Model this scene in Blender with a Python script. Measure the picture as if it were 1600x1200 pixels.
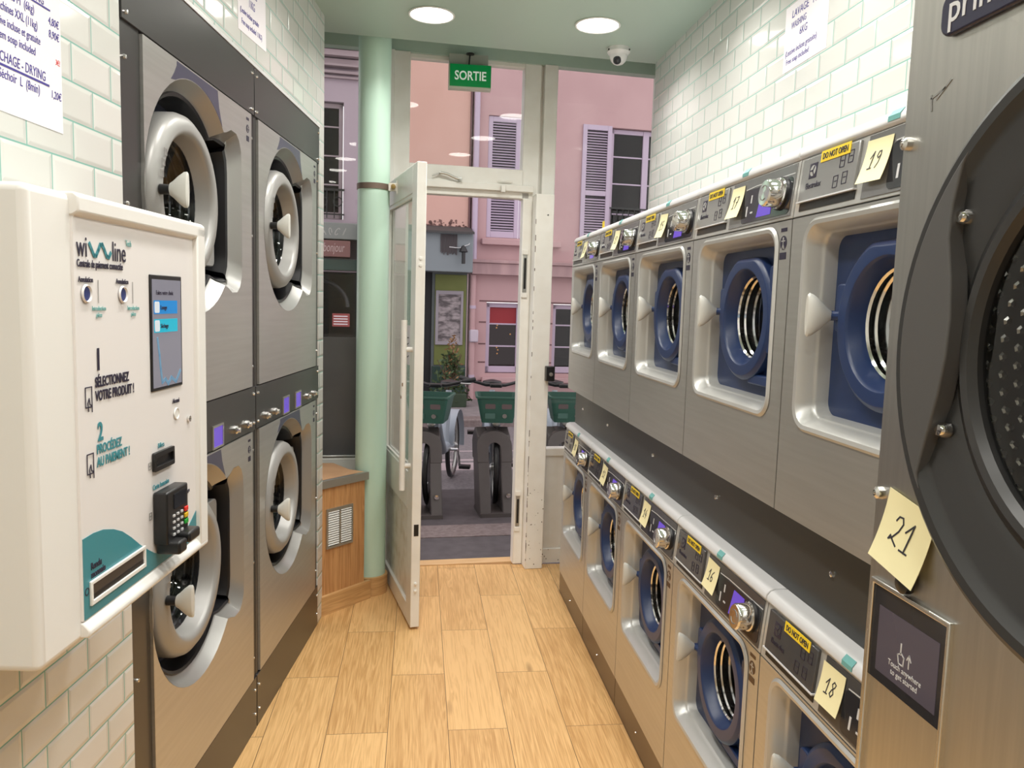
import bpy, bmesh, math, random
from mathutils import Vector, Matrix
from mathutils.geometry import tessellate_polygon
random.seed(7)
PI = math.pi; R = math.radians
sc = bpy.context.scene
for o in list(bpy.data.objects): bpy.data.objects.remove(o)
COL = sc.collection

# ------------------------------------------------------------------ camera
P_, RO_, YAW_ = R(5.885), R(1.6815), R(6.85)
fwd = Vector((0, math.cos(P_), -math.sin(P_))); up0 = Vector((0, math.sin(P_), math.cos(P_))); rt0 = Vector((1, 0, 0))
rt = rt0*math.cos(RO_) + up0*math.sin(RO_); up = up0*math.cos(RO_) - rt0*math.sin(RO_)
RZ = Matrix.Rotation(-YAW_, 3, 'Z')
rt, up, fwd = RZ @ rt, RZ @ up, RZ @ fwd
cam_d = bpy.data.cameras.new('camera'); cam = bpy.data.objects.new('camera', cam_d); COL.objects.link(cam)
cam.matrix_world = Matrix(((rt.x, up.x, -fwd.x, 0), (rt.y, up.y, -fwd.y, 0), (rt.z, up.z, -fwd.z, 1.55), (0, 0, 0, 1)))
cam_d.sensor_width = 36; cam_d.lens = 1220.66/1600*36; cam_d.clip_start = .02; cam_d.clip_end = 200
sc.camera = cam
# ------------------------------------------------------------------ world, exposure
W = bpy.data.worlds.new('overcast_sky'); sc.world = W; W.use_nodes = True
W.node_tree.nodes['Background'].inputs['Color'].default_value = (1, .96, .975, 1)
W.node_tree.nodes['Background'].inputs['Strength'].default_value = 1.45
vs = sc.view_settings
vs.view_transform = 'Standard'; vs.look = 'None'; vs.gamma = 1; vs.exposure = 0.0; vs.use_curve_mapping = False
LAMP = 10.0             # emission of the ceiling downlight diffusers
LAMP_W = 5.6          # power of each downlight's own lamp

# ------------------------------------------------------------------ frames
AL = R(6.28); PL = Vector((-.561, 2.771, 0)); DL = Vector((math.sin(AL), math.cos(AL), 0))
FA = R(5.4); F0 = Vector((.03, 4.45, 0))
def on_left(s, z=0, off=0): return (PL + DL*s + Vector((math.cos(AL), -math.sin(AL), 0))*off + Vector((0, 0, z)), PI/2 - AL)
def on_right(x, y, z=0): return (Vector((x, y, z)), -PI/2)
def on_front(u, v, z=0): return (F0 + Vector((math.cos(FA), math.sin(FA), 0))*u + Vector((-math.sin(FA), math.cos(FA), 0))*v + Vector((0, 0, z)), FA)

# ------------------------------------------------------------------ materials
MATS = {}
def mat(name, col=(.8, .8, .8), rough=.5, metal=0, emit=None, es=0, coat=0, spec=.5):
    if name in MATS: return MATS[name]
    m = bpy.data.materials.new(name); m.use_nodes = True; b = m.node_tree.nodes['Principled BSDF']
    b.inputs['Base Color'].default_value = (*col, 1); b.inputs['Roughness'].default_value = rough; b.inputs['Metallic'].default_value = metal
    b.inputs['Coat Weight'].default_value = coat; b.inputs['Specular IOR Level'].default_value = spec
    if emit: b.inputs['Emission Color'].default_value = (*emit, 1); b.inputs['Emission Strength'].default_value = es
    MATS[name] = m; return m
def nodes(m): return m.node_tree.nodes, m.node_tree.links, m.node_tree.nodes['Principled BSDF']
def noisy(name, c1, c2, rough=.6, scale=6, metal=0, bump=0, stretch=(1, 1, 1), detail=4, lo=.35, hi=.65, bscale=None):
    m = mat(name, c1, rough, metal); N, L, b = nodes(m)
    tc = N.new('ShaderNodeTexCoord'); mp = N.new('ShaderNodeMapping'); mp.inputs['Scale'].default_value = stretch
    nz = N.new('ShaderNodeTexNoise'); nz.inputs['Scale'].default_value = scale; nz.inputs['Detail'].default_value = detail
    cr = N.new('ShaderNodeValToRGB'); cr.color_ramp.elements[0].position = lo; cr.color_ramp.elements[1].position = hi
    cr.color_ramp.elements[0].color = (*c1, 1); cr.color_ramp.elements[1].color = (*c2, 1)
    L.new(tc.outputs['Object'], mp.inputs['Vector']); L.new(mp.outputs[0], nz.inputs['Vector']); L.new(nz.outputs['Fac'], cr.inputs[0]); L.new(cr.outputs[0], b.inputs['Base Color'])
    if bump:
        bp = N.new('ShaderNodeBump'); bp.inputs['Strength'].default_value = bump; bp.inputs['Distance'].default_value = .01
        n2 = nz
        if bscale:
            n2 = N.new('ShaderNodeTexNoise'); n2.inputs['Scale'].default_value = bscale; L.new(mp.outputs[0], n2.inputs['Vector'])
        L.new(n2.outputs['Fac'], bp.inputs['Height']); L.new(bp.outputs[0], b.inputs['Normal'])
    return m
def glass(name, tint=(1, 1, 1), rough=0.0, ior=1.5):
    m = bpy.data.materials.new(name); m.use_nodes = True; N = m.node_tree.nodes; L = m.node_tree.links; N.clear()
    o = N.new('ShaderNodeOutputMaterial'); t = N.new('ShaderNodeBsdfTransparent'); g = N.new('ShaderNodeBsdfGlossy'); x = N.new('ShaderNodeMixShader')
    lw = N.new('ShaderNodeLayerWeight'); lw.inputs['Blend'].default_value = .5; pw = N.new('ShaderNodeMath'); pw.operation = 'POWER'; pw.inputs[1].default_value = 5; f = N.new('ShaderNodeMath'); f.operation = 'MULTIPLY_ADD'; f.inputs[1].default_value = .92; f.inputs[2].default_value = .035
    L.new(lw.outputs['Facing'], pw.inputs[0]); L.new(pw.outputs[0], f.inputs[0])
    t.inputs[0].default_value = (*tint, 1); g.inputs['Roughness'].default_value = rough
    L.new(f.outputs[0], x.inputs[0]); L.new(t.outputs[0], x.inputs[1]); L.new(g.outputs[0], x.inputs[2]); L.new(x.outputs[0], o.inputs['Surface']); MATS[name] = m; return m
def tile_mat(name, axes, x0, z0):
    """bevelled white metro tiles 15.2 x 7.52 cm with mint grout; axes picks the two object axes"""
    m = mat(name, (.8, .8, .76), .08); N, L, b = nodes(m)
    tc = N.new('ShaderNodeTexCoord'); sx = N.new('ShaderNodeSeparateXYZ'); cx = N.new('ShaderNodeCombineXYZ'); L.new(tc.outputs['Object'], sx.inputs[0])
    for i, (a, s) in enumerate(zip(axes, (x0, z0))):
        ad = N.new('ShaderNodeMath'); ad.operation = 'ADD'; ad.inputs[1].default_value = s; L.new(sx.outputs[a], ad.inputs[0]); L.new(ad.outputs[0], cx.inputs[i])
    def brick(ms, sm):
        t = N.new('ShaderNodeTexBrick'); t.offset = .5; t.offset_frequency = 2
        t.inputs['Scale'].default_value = 1; t.inputs['Mortar Size'].default_value = ms; t.inputs['Mortar Smooth'].default_value = sm
        t.inputs['Brick Width'].default_value = .152; t.inputs['Row Height'].default_value = .0752; L.new(cx.outputs[0], t.inputs['Vector']); return t
    c = brick(.0017, .1); c.inputs['Color1'].default_value = (.72, .715, .69, 1); c.inputs['Color2'].default_value = (.645, .65, .62, 1); c.inputs['Mortar'].default_value = (.20, .43, .37, 1)
    L.new(c.outputs['Color'], b.inputs['Base Color'])
    h = brick(.011, 1.0); iv = N.new('ShaderNodeMath'); iv.operation = 'SUBTRACT'; iv.inputs[0].default_value = 1; L.new(h.outputs['Fac'], iv.inputs[1])
    bp = N.new('ShaderNodeBump'); bp.inputs['Strength'].default_value = .4; bp.inputs['Distance'].default_value = .005
    L.new(iv.outputs[0], bp.inputs['Height']); L.new(bp.outputs[0], b.inputs['Normal'])
    r = N.new('ShaderNodeMapRange'); r.inputs['To Min'].default_value = .1; r.inputs['To Max'].default_value = .6; L.new(c.outputs['Fac'], r.inputs[0]); L.new(r.outputs[0], b.inputs['Roughness'])
    return m
def plank_mat(name, along, across, o_al, o_ac, length, width, c1, c2, gap=(.16, .09, .04), rough=.38, ms=.0012, grain=1.0):
    m = mat(name, c1, rough); N, L, b = nodes(m)
    tc = N.new('ShaderNodeTexCoord'); sx = N.new('ShaderNodeSeparateXYZ'); cx = N.new('ShaderNodeCombineXYZ'); L.new(tc.outputs['Object'], sx.inputs[0])
    for i, (a, s) in enumerate(((along, o_al), (across, o_ac))):
        ad = N.new('ShaderNodeMath'); ad.operation = 'ADD'; ad.inputs[1].default_value = s; L.new(sx.outputs[a], ad.inputs[0]); L.new(ad.outputs[0], cx.inputs[i])
    t = N.new('ShaderNodeTexBrick'); t.offset = .5; t.offset_frequency = 2
    t.inputs['Scale'].default_value = 1; t.inputs['Mortar Size'].default_value = ms; t.inputs['Mortar Smooth'].default_value = .1; t.inputs['Brick Width'].default_value = length; t.inputs['Row Height'].default_value = width
    t.inputs['Color1'].default_value = (0, 0, 0, 1); t.inputs['Color2'].default_value = (1, 1, 1, 1); t.inputs['Mortar'].default_value = (.5, .5, .5, 1); L.new(cx.outputs[0], t.inputs['Vector'])
    # grain: noise stretched along the plank, shifted by each plank's own random value
    sep = N.new('ShaderNodeSeparateXYZ'); L.new(cx.outputs[0], sep.inputs[0])
    ml = N.new('ShaderNodeMath'); ml.operation = 'MULTIPLY'; ml.inputs[1].default_value = 37; L.new(t.outputs['Color'], ml.inputs[0])
    c2x = N.new('ShaderNodeCombineXYZ'); mx = N.new('ShaderNodeMath'); mx.operation = 'MULTIPLY'; mx.inputs[1].default_value = .8; L.new(sep.outputs[0], mx.inputs[0])
    my = N.new('ShaderNodeMath'); my.operation = 'MULTIPLY'; my.inputs[1].default_value = 13; L.new(sep.outputs[1], my.inputs[0])
    L.new(mx.outputs[0], c2x.inputs[0]); L.new(my.outputs[0], c2x.inputs[1]); L.new(ml.outputs[0], c2x.inputs[2])
    nz = N.new('ShaderNodeTexNoise'); nz.inputs['Scale'].default_value = 2.2; nz.inputs['Detail'].default_value = 5; nz.inputs['Distortion'].default_value = .8; L.new(c2x.outputs[0], nz.inputs['Vector'])
    # cathedral rings
    rg = N.new('ShaderNodeMath'); rg.operation = 'MULTIPLY'; rg.inputs[1].default_value = 34; L.new(nz.outputs['Fac'], rg.inputs[0])
    sn = N.new('ShaderNodeMath'); sn.operation = 'SINE'; L.new(rg.outputs[0], sn.inputs[0])
    fn = N.new('ShaderNodeTexNoise'); fn.inputs['Scale'].default_value = 22; fn.inputs['Detail'].default_value = 6
    mp = N.new('ShaderNodeMapping'); mp.inputs['Scale'].default_value = (.35, 1, 1); L.new(c2x.outputs[0], mp.inputs['Vector']); L.new(mp.outputs[0], fn.inputs['Vector'])
    a1 = N.new('ShaderNodeMath'); a1.operation = 'MULTIPLY_ADD'; a1.inputs[1].default_value = .12*grain; a1.inputs[2].default_value = 0; L.new(sn.outputs[0], a1.inputs[0])
    a2 = N.new('ShaderNodeMath'); a2.operation = 'ADD'; L.new(a1.outputs[0], a2.inputs[0]); L.new(fn.outputs['Fac'], a2.inputs[1])
    a3 = N.new('ShaderNodeMath'); a3.operation = 'MULTIPLY_ADD'; a3.inputs[1].default_value = .34; L.new(t.outputs['Color'], a3.inputs[0]); L.new(a2.outputs[0], a3.inputs[2])
    cr = N.new('ShaderNodeValToRGB'); cr.color_ramp.elements[0].position = .30; cr.color_ramp.elements[1].position = .85
    cr.color_ramp.elements[0].color = (*c2, 1); cr.color_ramp.elements[1].color = (*c1, 1); L.new(a3.outputs[0], cr.inputs[0])
    mixn = N.new('ShaderNodeMix'); mixn.data_type = 'RGBA'; L.new(t.outputs['Fac'], mixn.inputs['Factor']); L.new(cr.outputs[0], mixn.inputs['A']); mixn.inputs['B'].default_value = (*gap, 1)
    kx = N.new('ShaderNodeMapping'); kx.inputs['Scale'].default_value = (1.6, .42, 1); L.new(c2x.outputs[0], kx.inputs['Vector'])
    vk = N.new('ShaderNodeTexVoronoi'); vk.inputs['Scale'].default_value = 1.25; L.new(kx.outputs[0], vk.inputs['Vector'])
    kr = N.new('ShaderNodeMapRange'); kr.inputs['From Min'].default_value = .03; kr.inputs['From Max'].default_value = .13; kr.inputs['To Min'].default_value = .75; kr.inputs['To Max'].default_value = 0; L.new(vk.outputs['Distance'], kr.inputs[0])
    km = N.new('ShaderNodeMix'); km.data_type = 'RGBA'; L.new(kr.outputs[0], km.inputs['Factor']); L.new(mixn.outputs['Result'], km.inputs['A']); km.inputs['B'].default_value = (c2[0]*.45, c2[1]*.4, c2[2]*.4, 1)
    L.new(km.outputs['Result'], b.inputs['Base Color'])
    return m

M_floor = plank_mat('oak_planks', 1, 0, -2.70, .525 + .2175*10, .871, .2175, (.80, .50, .22), (.52, .28, .10))
M_oak = plank_mat('oak_panel', 2, 0, 5, 5.1, 9, 9, (.66, .37, .16), (.42, .20, .075), ms=0, rough=.4)
M_oakbase = plank_mat('oak_baseboard', 0, 2, 5, 5.1, 9, 9, (.72, .45, .21), (.5, .28, .11), ms=0, rough=.4)
M_tileL = tile_mat('white_metro_tiles_mint_grout', (0, 2), 1.033 + 15.2, 0.0)
M_tileR = tile_mat('white_metro_tiles_mint_grout_right', (1, 2), -2.432 + 15.2, -.004)
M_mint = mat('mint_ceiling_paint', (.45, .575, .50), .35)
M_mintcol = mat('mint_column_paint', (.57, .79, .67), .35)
M_white = noisy('chipped_white_paint', (.87, .86, .82), (.82, .80, .75), .35, 9, detail=6)
M_whitedirt = noisy('dirty_white_paint', (.85, .84, .80), (.64, .60, .50), .4, 14, detail=8, lo=.45, hi=.75)
M_chip = mat('chipped_bare_wood', (.10, .06, .04), .8)
M_plaster = mat('plain_plaster', (.7, .68, .64), .7)
M_steel = noisy('brushed_steel', (.56, .555, .53), (.60, .595, .57), .36, 3, .8, stretch=(1, 1, 30), detail=3)
M_steel2 = noisy('big_washer_brushed_steel', (.56, .55, .52), (.62, .605, .57), .33, 3, 1, stretch=(30, 1, 1), detail=3)
M_silver = mat('silver_plastic', (.56, .56, .545), .34, .4)
M_lip = mat('pale_grey_lip', (.66, .66, .67), .3)
M_dark = mat('dark_grey_steel', (.095, .093, .093), .32, .75)
M_plinth = mat('charcoal_plinth', (.045, .047, .046), .32, .1)
M_door = noisy('grey_door_panel', (.50, .495, .48), (.54, .535, .52), .32, 3, .75, stretch=(1, 1, 25), detail=3)
M_kick = mat('brown_grey_kick_plate', (.16, .13, .105), .3, .8)
M_bezel = mat('grey_bezel', (.40, .395, .385), .32, .6)
M_ring = mat('light_grey_door_ring', (.36, .355, .345), .38, .25)
M_black = mat('black_rubber', (.008, .008, .010), .3)
M_navyblk = mat('navy_black', (.010, .014, .035), .3)
M_navy = mat('navy_plastic', (.016, .038, .125), .36)
M_navy2 = mat('deep_navy', (.012, .030, .10), .4)
M_decal = mat('navy_decal', (.075, .075, .125), .3, .3)
M_chrome = mat('chrome', (.80, .79, .77), .10, 1)
M_drum = noisy('stainless_drum', (.30, .30, .29), (.55, .54, .52), .2, 60, 1, bump=.6)
M_hand = mat('pale_grey_handle', (.66, .66, .62), .35)
M_fascia = mat('glossy_dark_fascia', (.025, .026, .032), .08)
M_greybox = mat('grey_soap_box_front', (.10, .10, .105), .12, .3)
M_violet = mat('violet_screen', (.05, .02, .2), .2, emit=(.17, .09, .70), es=.6)
M_yellow = mat('yellow_warning_sticker', (.92, .66, .03), .5)
M_note = mat('pale_yellow_paper', (.93, .86, .52), .7)
M_paper = mat('white_paper', (.84, .80, .84), .7)
M_ink = mat('black_ink', (.03, .03, .04), .6)
M_bluink = mat('violet_blue_ink', (.06, .045, .28), .6)
M_redink = mat('red_ink', (.7, .05, .05), .6)
M_teal = mat('teal_print', (.055, .27, .32), .35)
M_tealtape = mat('teal_tape', (.16, .42, .41), .5)
M_disp = mat('white_powder_coat', (.86, .85, .82), .38)
M_panel = mat('white_print_panel', (.85, .82, .81), .22)
M_text = mat('dark_print', (.025, .02, .045), .5)
M_blk = mat('black_plastic', (.012, .012, .013), .35)
M_screw = mat('bright_screw', (.75, .74, .72), .2, 1)
M_green = mat('green_sign_face', (.0, .16, .035), .3, emit=(0, .22, .05), es=.35)
M_wlet = mat('white_sign_letters', (.8, .85, .8), .4, emit=(.8, .9, .8), es=.25)
M_signbox = mat('cream_sign_box', (.62, .62, .55), .4)
M_lamp = mat('lit_diffuser', (1, 1, 1), .5, emit=(1, .965, .905), es=LAMP)
M_cam = mat('white_camera_plastic', (.8, .8, .8), .3)
M_glass = glass('window_glass', (.97, .98, .97))
M_glassdk = glass('washer_door_glass', (.80, .82, .86))
M_glassblk = glass('smoked_door_glass', (.25, .26, .28), .02)
M_alum = mat('aluminium_trim', (.52, .52, .50), .35, .9)
M_film = noisy('grey_window_film', (.105, .105, .11), (.125, .125, .13), .35, 3)
M_tan = mat('oak_ledge_top', (.62, .36, .20), .3)
M_rubgrey = mat('charcoal_door_rim', (.030, .0295, .0295), .36)
M_rubgrey2 = mat('graphite_handle_blade', (.085, .083, .082), .42)
M_perf = None

# ------------------------------------------------------------------ mesh helpers
def rrect(x0, x1, z0, z1, r, n=6):
    pts = []
    for cx, cz, a0 in ((x1-r, z0+r, -90), (x1-r, z1-r, 0), (x0+r, z1-r, 90), (x0+r, z0+r, 180)):
        for i in range(n+1):
            a = R(a0 + 90*i/n); pts.append((cx + r*math.cos(a), cz + r*math.sin(a)))
    return pts
def circ(cx, cz, r, n=48, a0=0): return [(cx + r*math.cos(a0 + 2*PI*i/n), cz + r*math.sin(a0 + 2*PI*i/n)) for i in range(n)]
class MB:
    def __init__(s): s.v = []; s.f = []
    def add(s, vs, fs):
        k = len(s.v); s.v += [tuple(p) for p in vs]; s.f += [tuple(i + k for i in f) for f in fs]; return s
    def box(s, x0, x1, y0, y1, z0, z1):
        return s.add([(x0, y0, z0), (x1, y0, z0), (x1, y1, z0), (x0, y1, z0), (x0, y0, z1), (x1, y0, z1), (x1, y1, z1), (x0, y1, z1)],
                     [(0, 3, 2, 1), (4, 5, 6, 7), (0, 1, 5, 4), (1, 2, 6, 5), (2, 3, 7, 6), (3, 0, 4, 7)])
    def prism(s, o, y0, y1):          # outline in x,z, front at y0
        n = len(o); k = [(x, y0, z) for x, z in o] + [(x, y1, z) for x, z in o]
        return s.add(k, [tuple(range(n)), tuple(range(2*n-1, n-1, -1))] + [(i, i+n, (i+1) % n+n, (i+1) % n) for i in range(n)])
    def xprism(s, p, x0, x1):         # profile in y,z
        n = len(p); k = [(x0, y, z) for y, z in p] + [(x1, y, z) for y, z in p]
        return s.add(k, [tuple(range(n-1, -1, -1)), tuple(range(n, 2*n))] + [(i, (i+1) % n, (i+1) % n+n, i+n) for i in range(n)])
    def zprism(s, p, z0, z1):         # outline in x,y
        n = len(p); k = [(x, y, z0) for x, y in p] + [(x, y, z1) for x, y in p]
        return s.add(k, [tuple(range(n-1, -1, -1)), tuple(range(n, 2*n))] + [(i, (i+1) % n, (i+1) % n+n, i+n) for i in range(n)])
    def plate(s, outer, holes, y0, y1):   # plate in xz with holes
        loops = [outer] + holes; t = tessellate_polygon([[Vector((x, z, 0)) for x, z in l] for l in loops])
        flat = [p for l in loops for p in l]; n = len(flat)
        vs = [(x, y0, z) for x, z in flat] + [(x, y1, z) for x, z in flat]; fs = []
        for a in t:
            fs.append(tuple(a)); fs.append(tuple(i + n for i in reversed(a)))
        k = 0
        for l in loops:
            m = len(l)
            for i in range(m): fs.append((k+i, k+(i+1) % m, k+(i+1) % m+n, k+i+n))
            k += m
        return s.add(vs, fs)
    def loft(s, loops, cap0=False, cap1=False, closed=True):
        n = len(loops[0]); vs = [p for l in loops for p in l]; fs = []
        for j in range(len(loops)-1):
            for i in range(n if closed else n-1):
                fs.append((j*n+i, j*n+(i+1) % n, (j+1)*n+(i+1) % n, (j+1)*n+i))
        if cap0: fs.append(tuple(range(n-1, -1, -1)))
        if cap1: fs.append(tuple(range((len(loops)-1)*n, len(loops)*n)))
        return s.add(vs, fs)
    def lathe(s, prof, cx=0, cz=0, n=48, cap0=False, cap1=False):   # around the y axis
        return s.loft([[(x, y, z) for x, z in circ(cx, cz, max(r, 1e-4), n)] for r, y in prof], cap0, cap1)
    def zlathe(s, prof, cx=0, cy=0, n=40, cap0=False, cap1=False):  # around the z axis
        return s.loft([[(x, y, z) for x, y in circ(cx, cy, max(r, 1e-4), n)] for r, z in prof], cap0, cap1)
    def xlathe(s, prof, cy=0, cz=0, n=32, cap0=False, cap1=False):
        return s.loft([[(x, y, z) for y, z in circ(cy, cz, max(r, 1e-4), n)] for r, x in prof], cap0, cap1)
    def tube(s, path, r, n=10, cap=True, taper=None):
        path = [Vector(p) for p in path]; loops = []; nrm = None
        for i, p in enumerate(path):
            t = (path[min(i+1, len(path)-1)] - path[max(i-1, 0)]).normalized()
            if nrm is None: nrm = t.orthogonal().normalized()
            nrm = (nrm - t*nrm.dot(t)).normalized(); b = t.cross(nrm); rr = r*(taper[i] if taper else 1)
            loops.append([tuple(p + nrm*rr*math.cos(2*PI*k/n) + b*rr*math.sin(2*PI*k/n)) for k in range(n)])
        return s.loft(loops, cap, cap)
    def stroke(s, pts, w, y=0, th=.0006):      # pen stroke lying in the x,z plane
        for a, b in zip(pts, pts[1:]):
            a = Vector(a); b = Vector(b); d = b-a
            if d.length < 1e-6: continue
            d.normalize(); n = Vector((-d.y, d.x))*w/2; e = d*w*.35
            q = [a-e-n, b+e-n, b+e+n, a-e+n]; s.prism([(p.x, p.y) for p in q], y-th, y)
        return s
    def shear(s, k, z0): s.v = [(x, y + k*(z-z0), z) for x, y, z in s.v]; return s
    def move(s, dx, dy, dz): s.v = [(x+dx, y+dy, z+dz) for x, y, z in s.v]; return s
    def xf(s, M): s.v = [tuple(M @ Vector(p)) for p in s.v]; return s
    def build(s, name, m, parent=None, bev=0, loc=None, rz=0, flat=False, ang=35, bseg=2):
        me = bpy.data.meshes.new(name); me.from_pydata(s.v, [], s.f)
        bm = bmesh.new(); bm.from_mesh(me); bmesh.ops.recalc_face_normals(bm, faces=bm.faces); bm.to_mesh(me); bm.free()
        if not flat:
            for p in me.polygons: p.use_smooth = True
            me.set_sharp_from_angle(angle=R(ang))
        me.materials.append(m); o = bpy.data.objects.new(name, me); COL.objects.link(o)
        if bev:
            b = o.modifiers.new('bevel', 'BEVEL'); b.width = bev; b.segments = bseg; b.limit_method = 'ANGLE'; b.angle_limit = R(35); b.use_clamp_overlap = True
        if loc is not None: o.location = loc; o.rotation_euler = (0, 0, rz)
        if name in ('door', 'bezel', 'basket', 'housing'):
            w = o.modifiers.new('weighted_normal', 'WEIGHTED_NORMAL'); w.keep_sharp = True
        if parent: o.parent = parent
        return o
def tag(o, label, cat, group=None):
    o['label'] = label; o['category'] = cat
    if group: o['group'] = group
    return o
def thing(name, fr, label, cat, group=None):
    o = bpy.data.objects.new(name, None); COL.objects.link(o); o.location = fr[0]; o.rotation_euler = (0, 0, fr[1]); o.empty_display_size = .1
    return tag(o, label, cat, group)
def struct(o): o['kind'] = 'structure'; return o
def copy_thing(src, fr, label, group=None):
    c = src.copy(); COL.objects.link(c); c.location = fr[0]; c.rotation_euler = (0, 0, fr[1]); c['label'] = label
    if group: c['group'] = group
    for ch in src.children:
        k = ch.copy(); COL.objects.link(k); k.parent = c
        for g in ch.children:
            q = g.copy(); COL.objects.link(q); q.parent = k
    return c
def text(body, parent, x, z, size, m, y=0, name='lettering', align='LEFT', sx=1, shear=0, tilt=0, bold=0, spin=0, ls=1, space=1):
    cu = bpy.data.curves.new(name, 'FONT'); cu.body = body; cu.size = size; cu.align_x = align; cu.shear = shear; cu.extrude = .0003; cu.offset = bold; cu.space_line = ls; cu.space_character = space
    cu.resolution_u = 3; cu.materials.append(m)
    tmp = bpy.data.objects.new(name, cu); COL.objects.link(tmp); me = bpy.data.meshes.new_from_object(tmp); me.name = name; bpy.data.objects.remove(tmp); bpy.data.curves.remove(cu)
    o = bpy.data.objects.new(name, me); COL.objects.link(o); o.parent = parent; o.location = (x, y, z)
    o.rotation_euler = (PI/2 - tilt, spin, 0) if not spin else (Matrix.Rotation(-spin, 3, 'Y') @ Matrix.Rotation(PI/2 - tilt, 3, 'X')).to_euler()
    o.scale = (sx, 1, 1); return o
DIG = {'0': [[(.3, 1), (.08, .8), (.03, .4), (.2, .02), (.42, .1), (.52, .5), (.45, .85), (.3, 1)]],
       '1': [[(.08, .62), (.36, 1), (.34, 0)], [(.12, 0), (.5, .02)]],
       '2': [[(.12, .78), (.2, .95), (.38, .98), (.48, .8), (.4, .5), (.22, .2), (.08, .1), (.12, .24), (.28, .14), (.52, .02)]],
       '3': [[(.1, .92), (.4, .95), (.46, .75), (.25, .55), (.48, .35), (.4, .06), (.08, .06)]],
       '4': [[(.36, 1), (.06, .38), (.52, .36)], [(.42, .62), (.36, 0)]],
       '5': [[(.48, .98), (.16, .95), (.12, .55), (.4, .58), (.48, .3), (.36, .04), (.06, .08)]],
       '6': [[(.44, .98), (.18, .7), (.08, .3), (.2, .03), (.42, .1), (.44, .36), (.26, .46), (.1, .3)]],
       '7': [[(.06, .95), (.5, .97), (.22, 0)], [(.12, .5), (.44, .52)]],
       '8': [[(.5, .9), (.28, 1), (.12, .8), (.3, .55), (.46, .28), (.3, .02), (.1, .16), (.2, .45), (.44, .7), (.5, .9)]],
       '9': [[(.46, .74), (.28, .56), (.12, .7), (.2, .94), (.42, .96), (.48, .7), (.44, .3), (.28, 0)]]}
def digits(mb, txt, x, z, h, w, y=0, slant=.12):
    for ch in txt:
        for st in DIG[ch]: mb.stroke([(x + (px + slant*pz)*h, z + pz*h) for px, pz in st], w, y)
        x += .62*h
    return mb

# ================================================================== THE ROOM
FLOOR = MB().box(-1.9, 1.5, -2.6, 4.50, -.1, 0); struct(FLOOR.build('floor', M_floor, flat=True))
th = MB().box(-.18, .56, .03, .115, -.08, .008); struct(th.build('trim_1', plank_mat('threshold_oak', 0, 1, 5, 5.1, 9, 9, (.80, .53, .29), (.62, .38, .17), ms=0), loc=F0, rz=FA, bev=.003))
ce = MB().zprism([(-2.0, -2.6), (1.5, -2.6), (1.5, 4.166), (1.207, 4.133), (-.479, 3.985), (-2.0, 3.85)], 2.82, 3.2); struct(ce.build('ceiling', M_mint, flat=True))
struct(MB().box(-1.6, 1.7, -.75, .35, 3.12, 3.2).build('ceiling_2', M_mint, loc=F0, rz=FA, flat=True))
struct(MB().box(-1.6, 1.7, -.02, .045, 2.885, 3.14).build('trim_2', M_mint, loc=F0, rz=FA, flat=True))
# left tiled wall (pieces around the built-in machines), local frame along the wall
wl = MB().box(-5.6, -.914, 0, .14, 0, 2.83).box(-.914, .912, 0, .14, 2.311, 2.83).box(.912, 1.003, 0, .80, 0, 2.83)
fr = on_left(0); struct(wl.build('wall_left', M_tileL, loc=fr[0], rz=fr[1], flat=True))
struct(MB().box(-.914, .912, -.004, .004, 2.306, 2.3165).build('trim_3', M_lip, loc=fr[0], rz=fr[1]))
# right tiled wall
struct(MB().box(1.2, 1.34, -2.6, 4.115, 0, 2.83).build('wall_right', M_tileR, flat=True))
struct(MB().box(-1.9, 1.34, -2.72, -2.6, 0, 2.83).build('wall_back', M_plaster, flat=True))
struct(MB().zprism([(-1.45, 3.75), (-1.30, 3.75), (-1.20, 4.5), (-1.45, 4.5)], 0, 3.2).build('wall_left_return', M_plaster, flat=True))
struct(MB().box(1.34, 1.6, 4.0, 4.62, 0, 3.2).build('wall_right_return', M_plaster, flat=True))

# ceiling downlights
first = None
spots = [((.78, 3.63), 'ceiling downlight beside the camera dome, right row, nearest the shopfront'), ((.78, 2.86), 'second ceiling downlight of the right row counted from the shopfront'), ((.775, 2.12), 'third ceiling downlight of the right row counted from the shopfront'), ((.77, 1.36), 'fourth ceiling downlight of the right row counted from the shopfront'), ((.77, .6), 'fifth ceiling downlight of the right row counted from the shopfront'), ((.77, -.16), 'sixth ceiling downlight of the right row counted from the shopfront'), ((.77, -1.1), 'rearmost ceiling downlight of the right row'),
         ((.03, 3.65), 'ceiling downlight in front of the green exit sign, left row, nearest the shopfront'), ((-.02, 2.92), 'second ceiling downlight of the left row counted from the shopfront'), ((-.08, 2.18), 'third ceiling downlight of the left row counted from the shopfront'), ((-.13, 1.44), 'fourth ceiling downlight of the left row counted from the shopfront'), ((-.145, .76), 'fifth ceiling downlight of the left row counted from the shopfront'), ((-.17, -.06), 'sixth ceiling downlight of the left row counted from the shopfront'), ((-.2, -1.1), 'rearmost ceiling downlight of the left row')]
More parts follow.
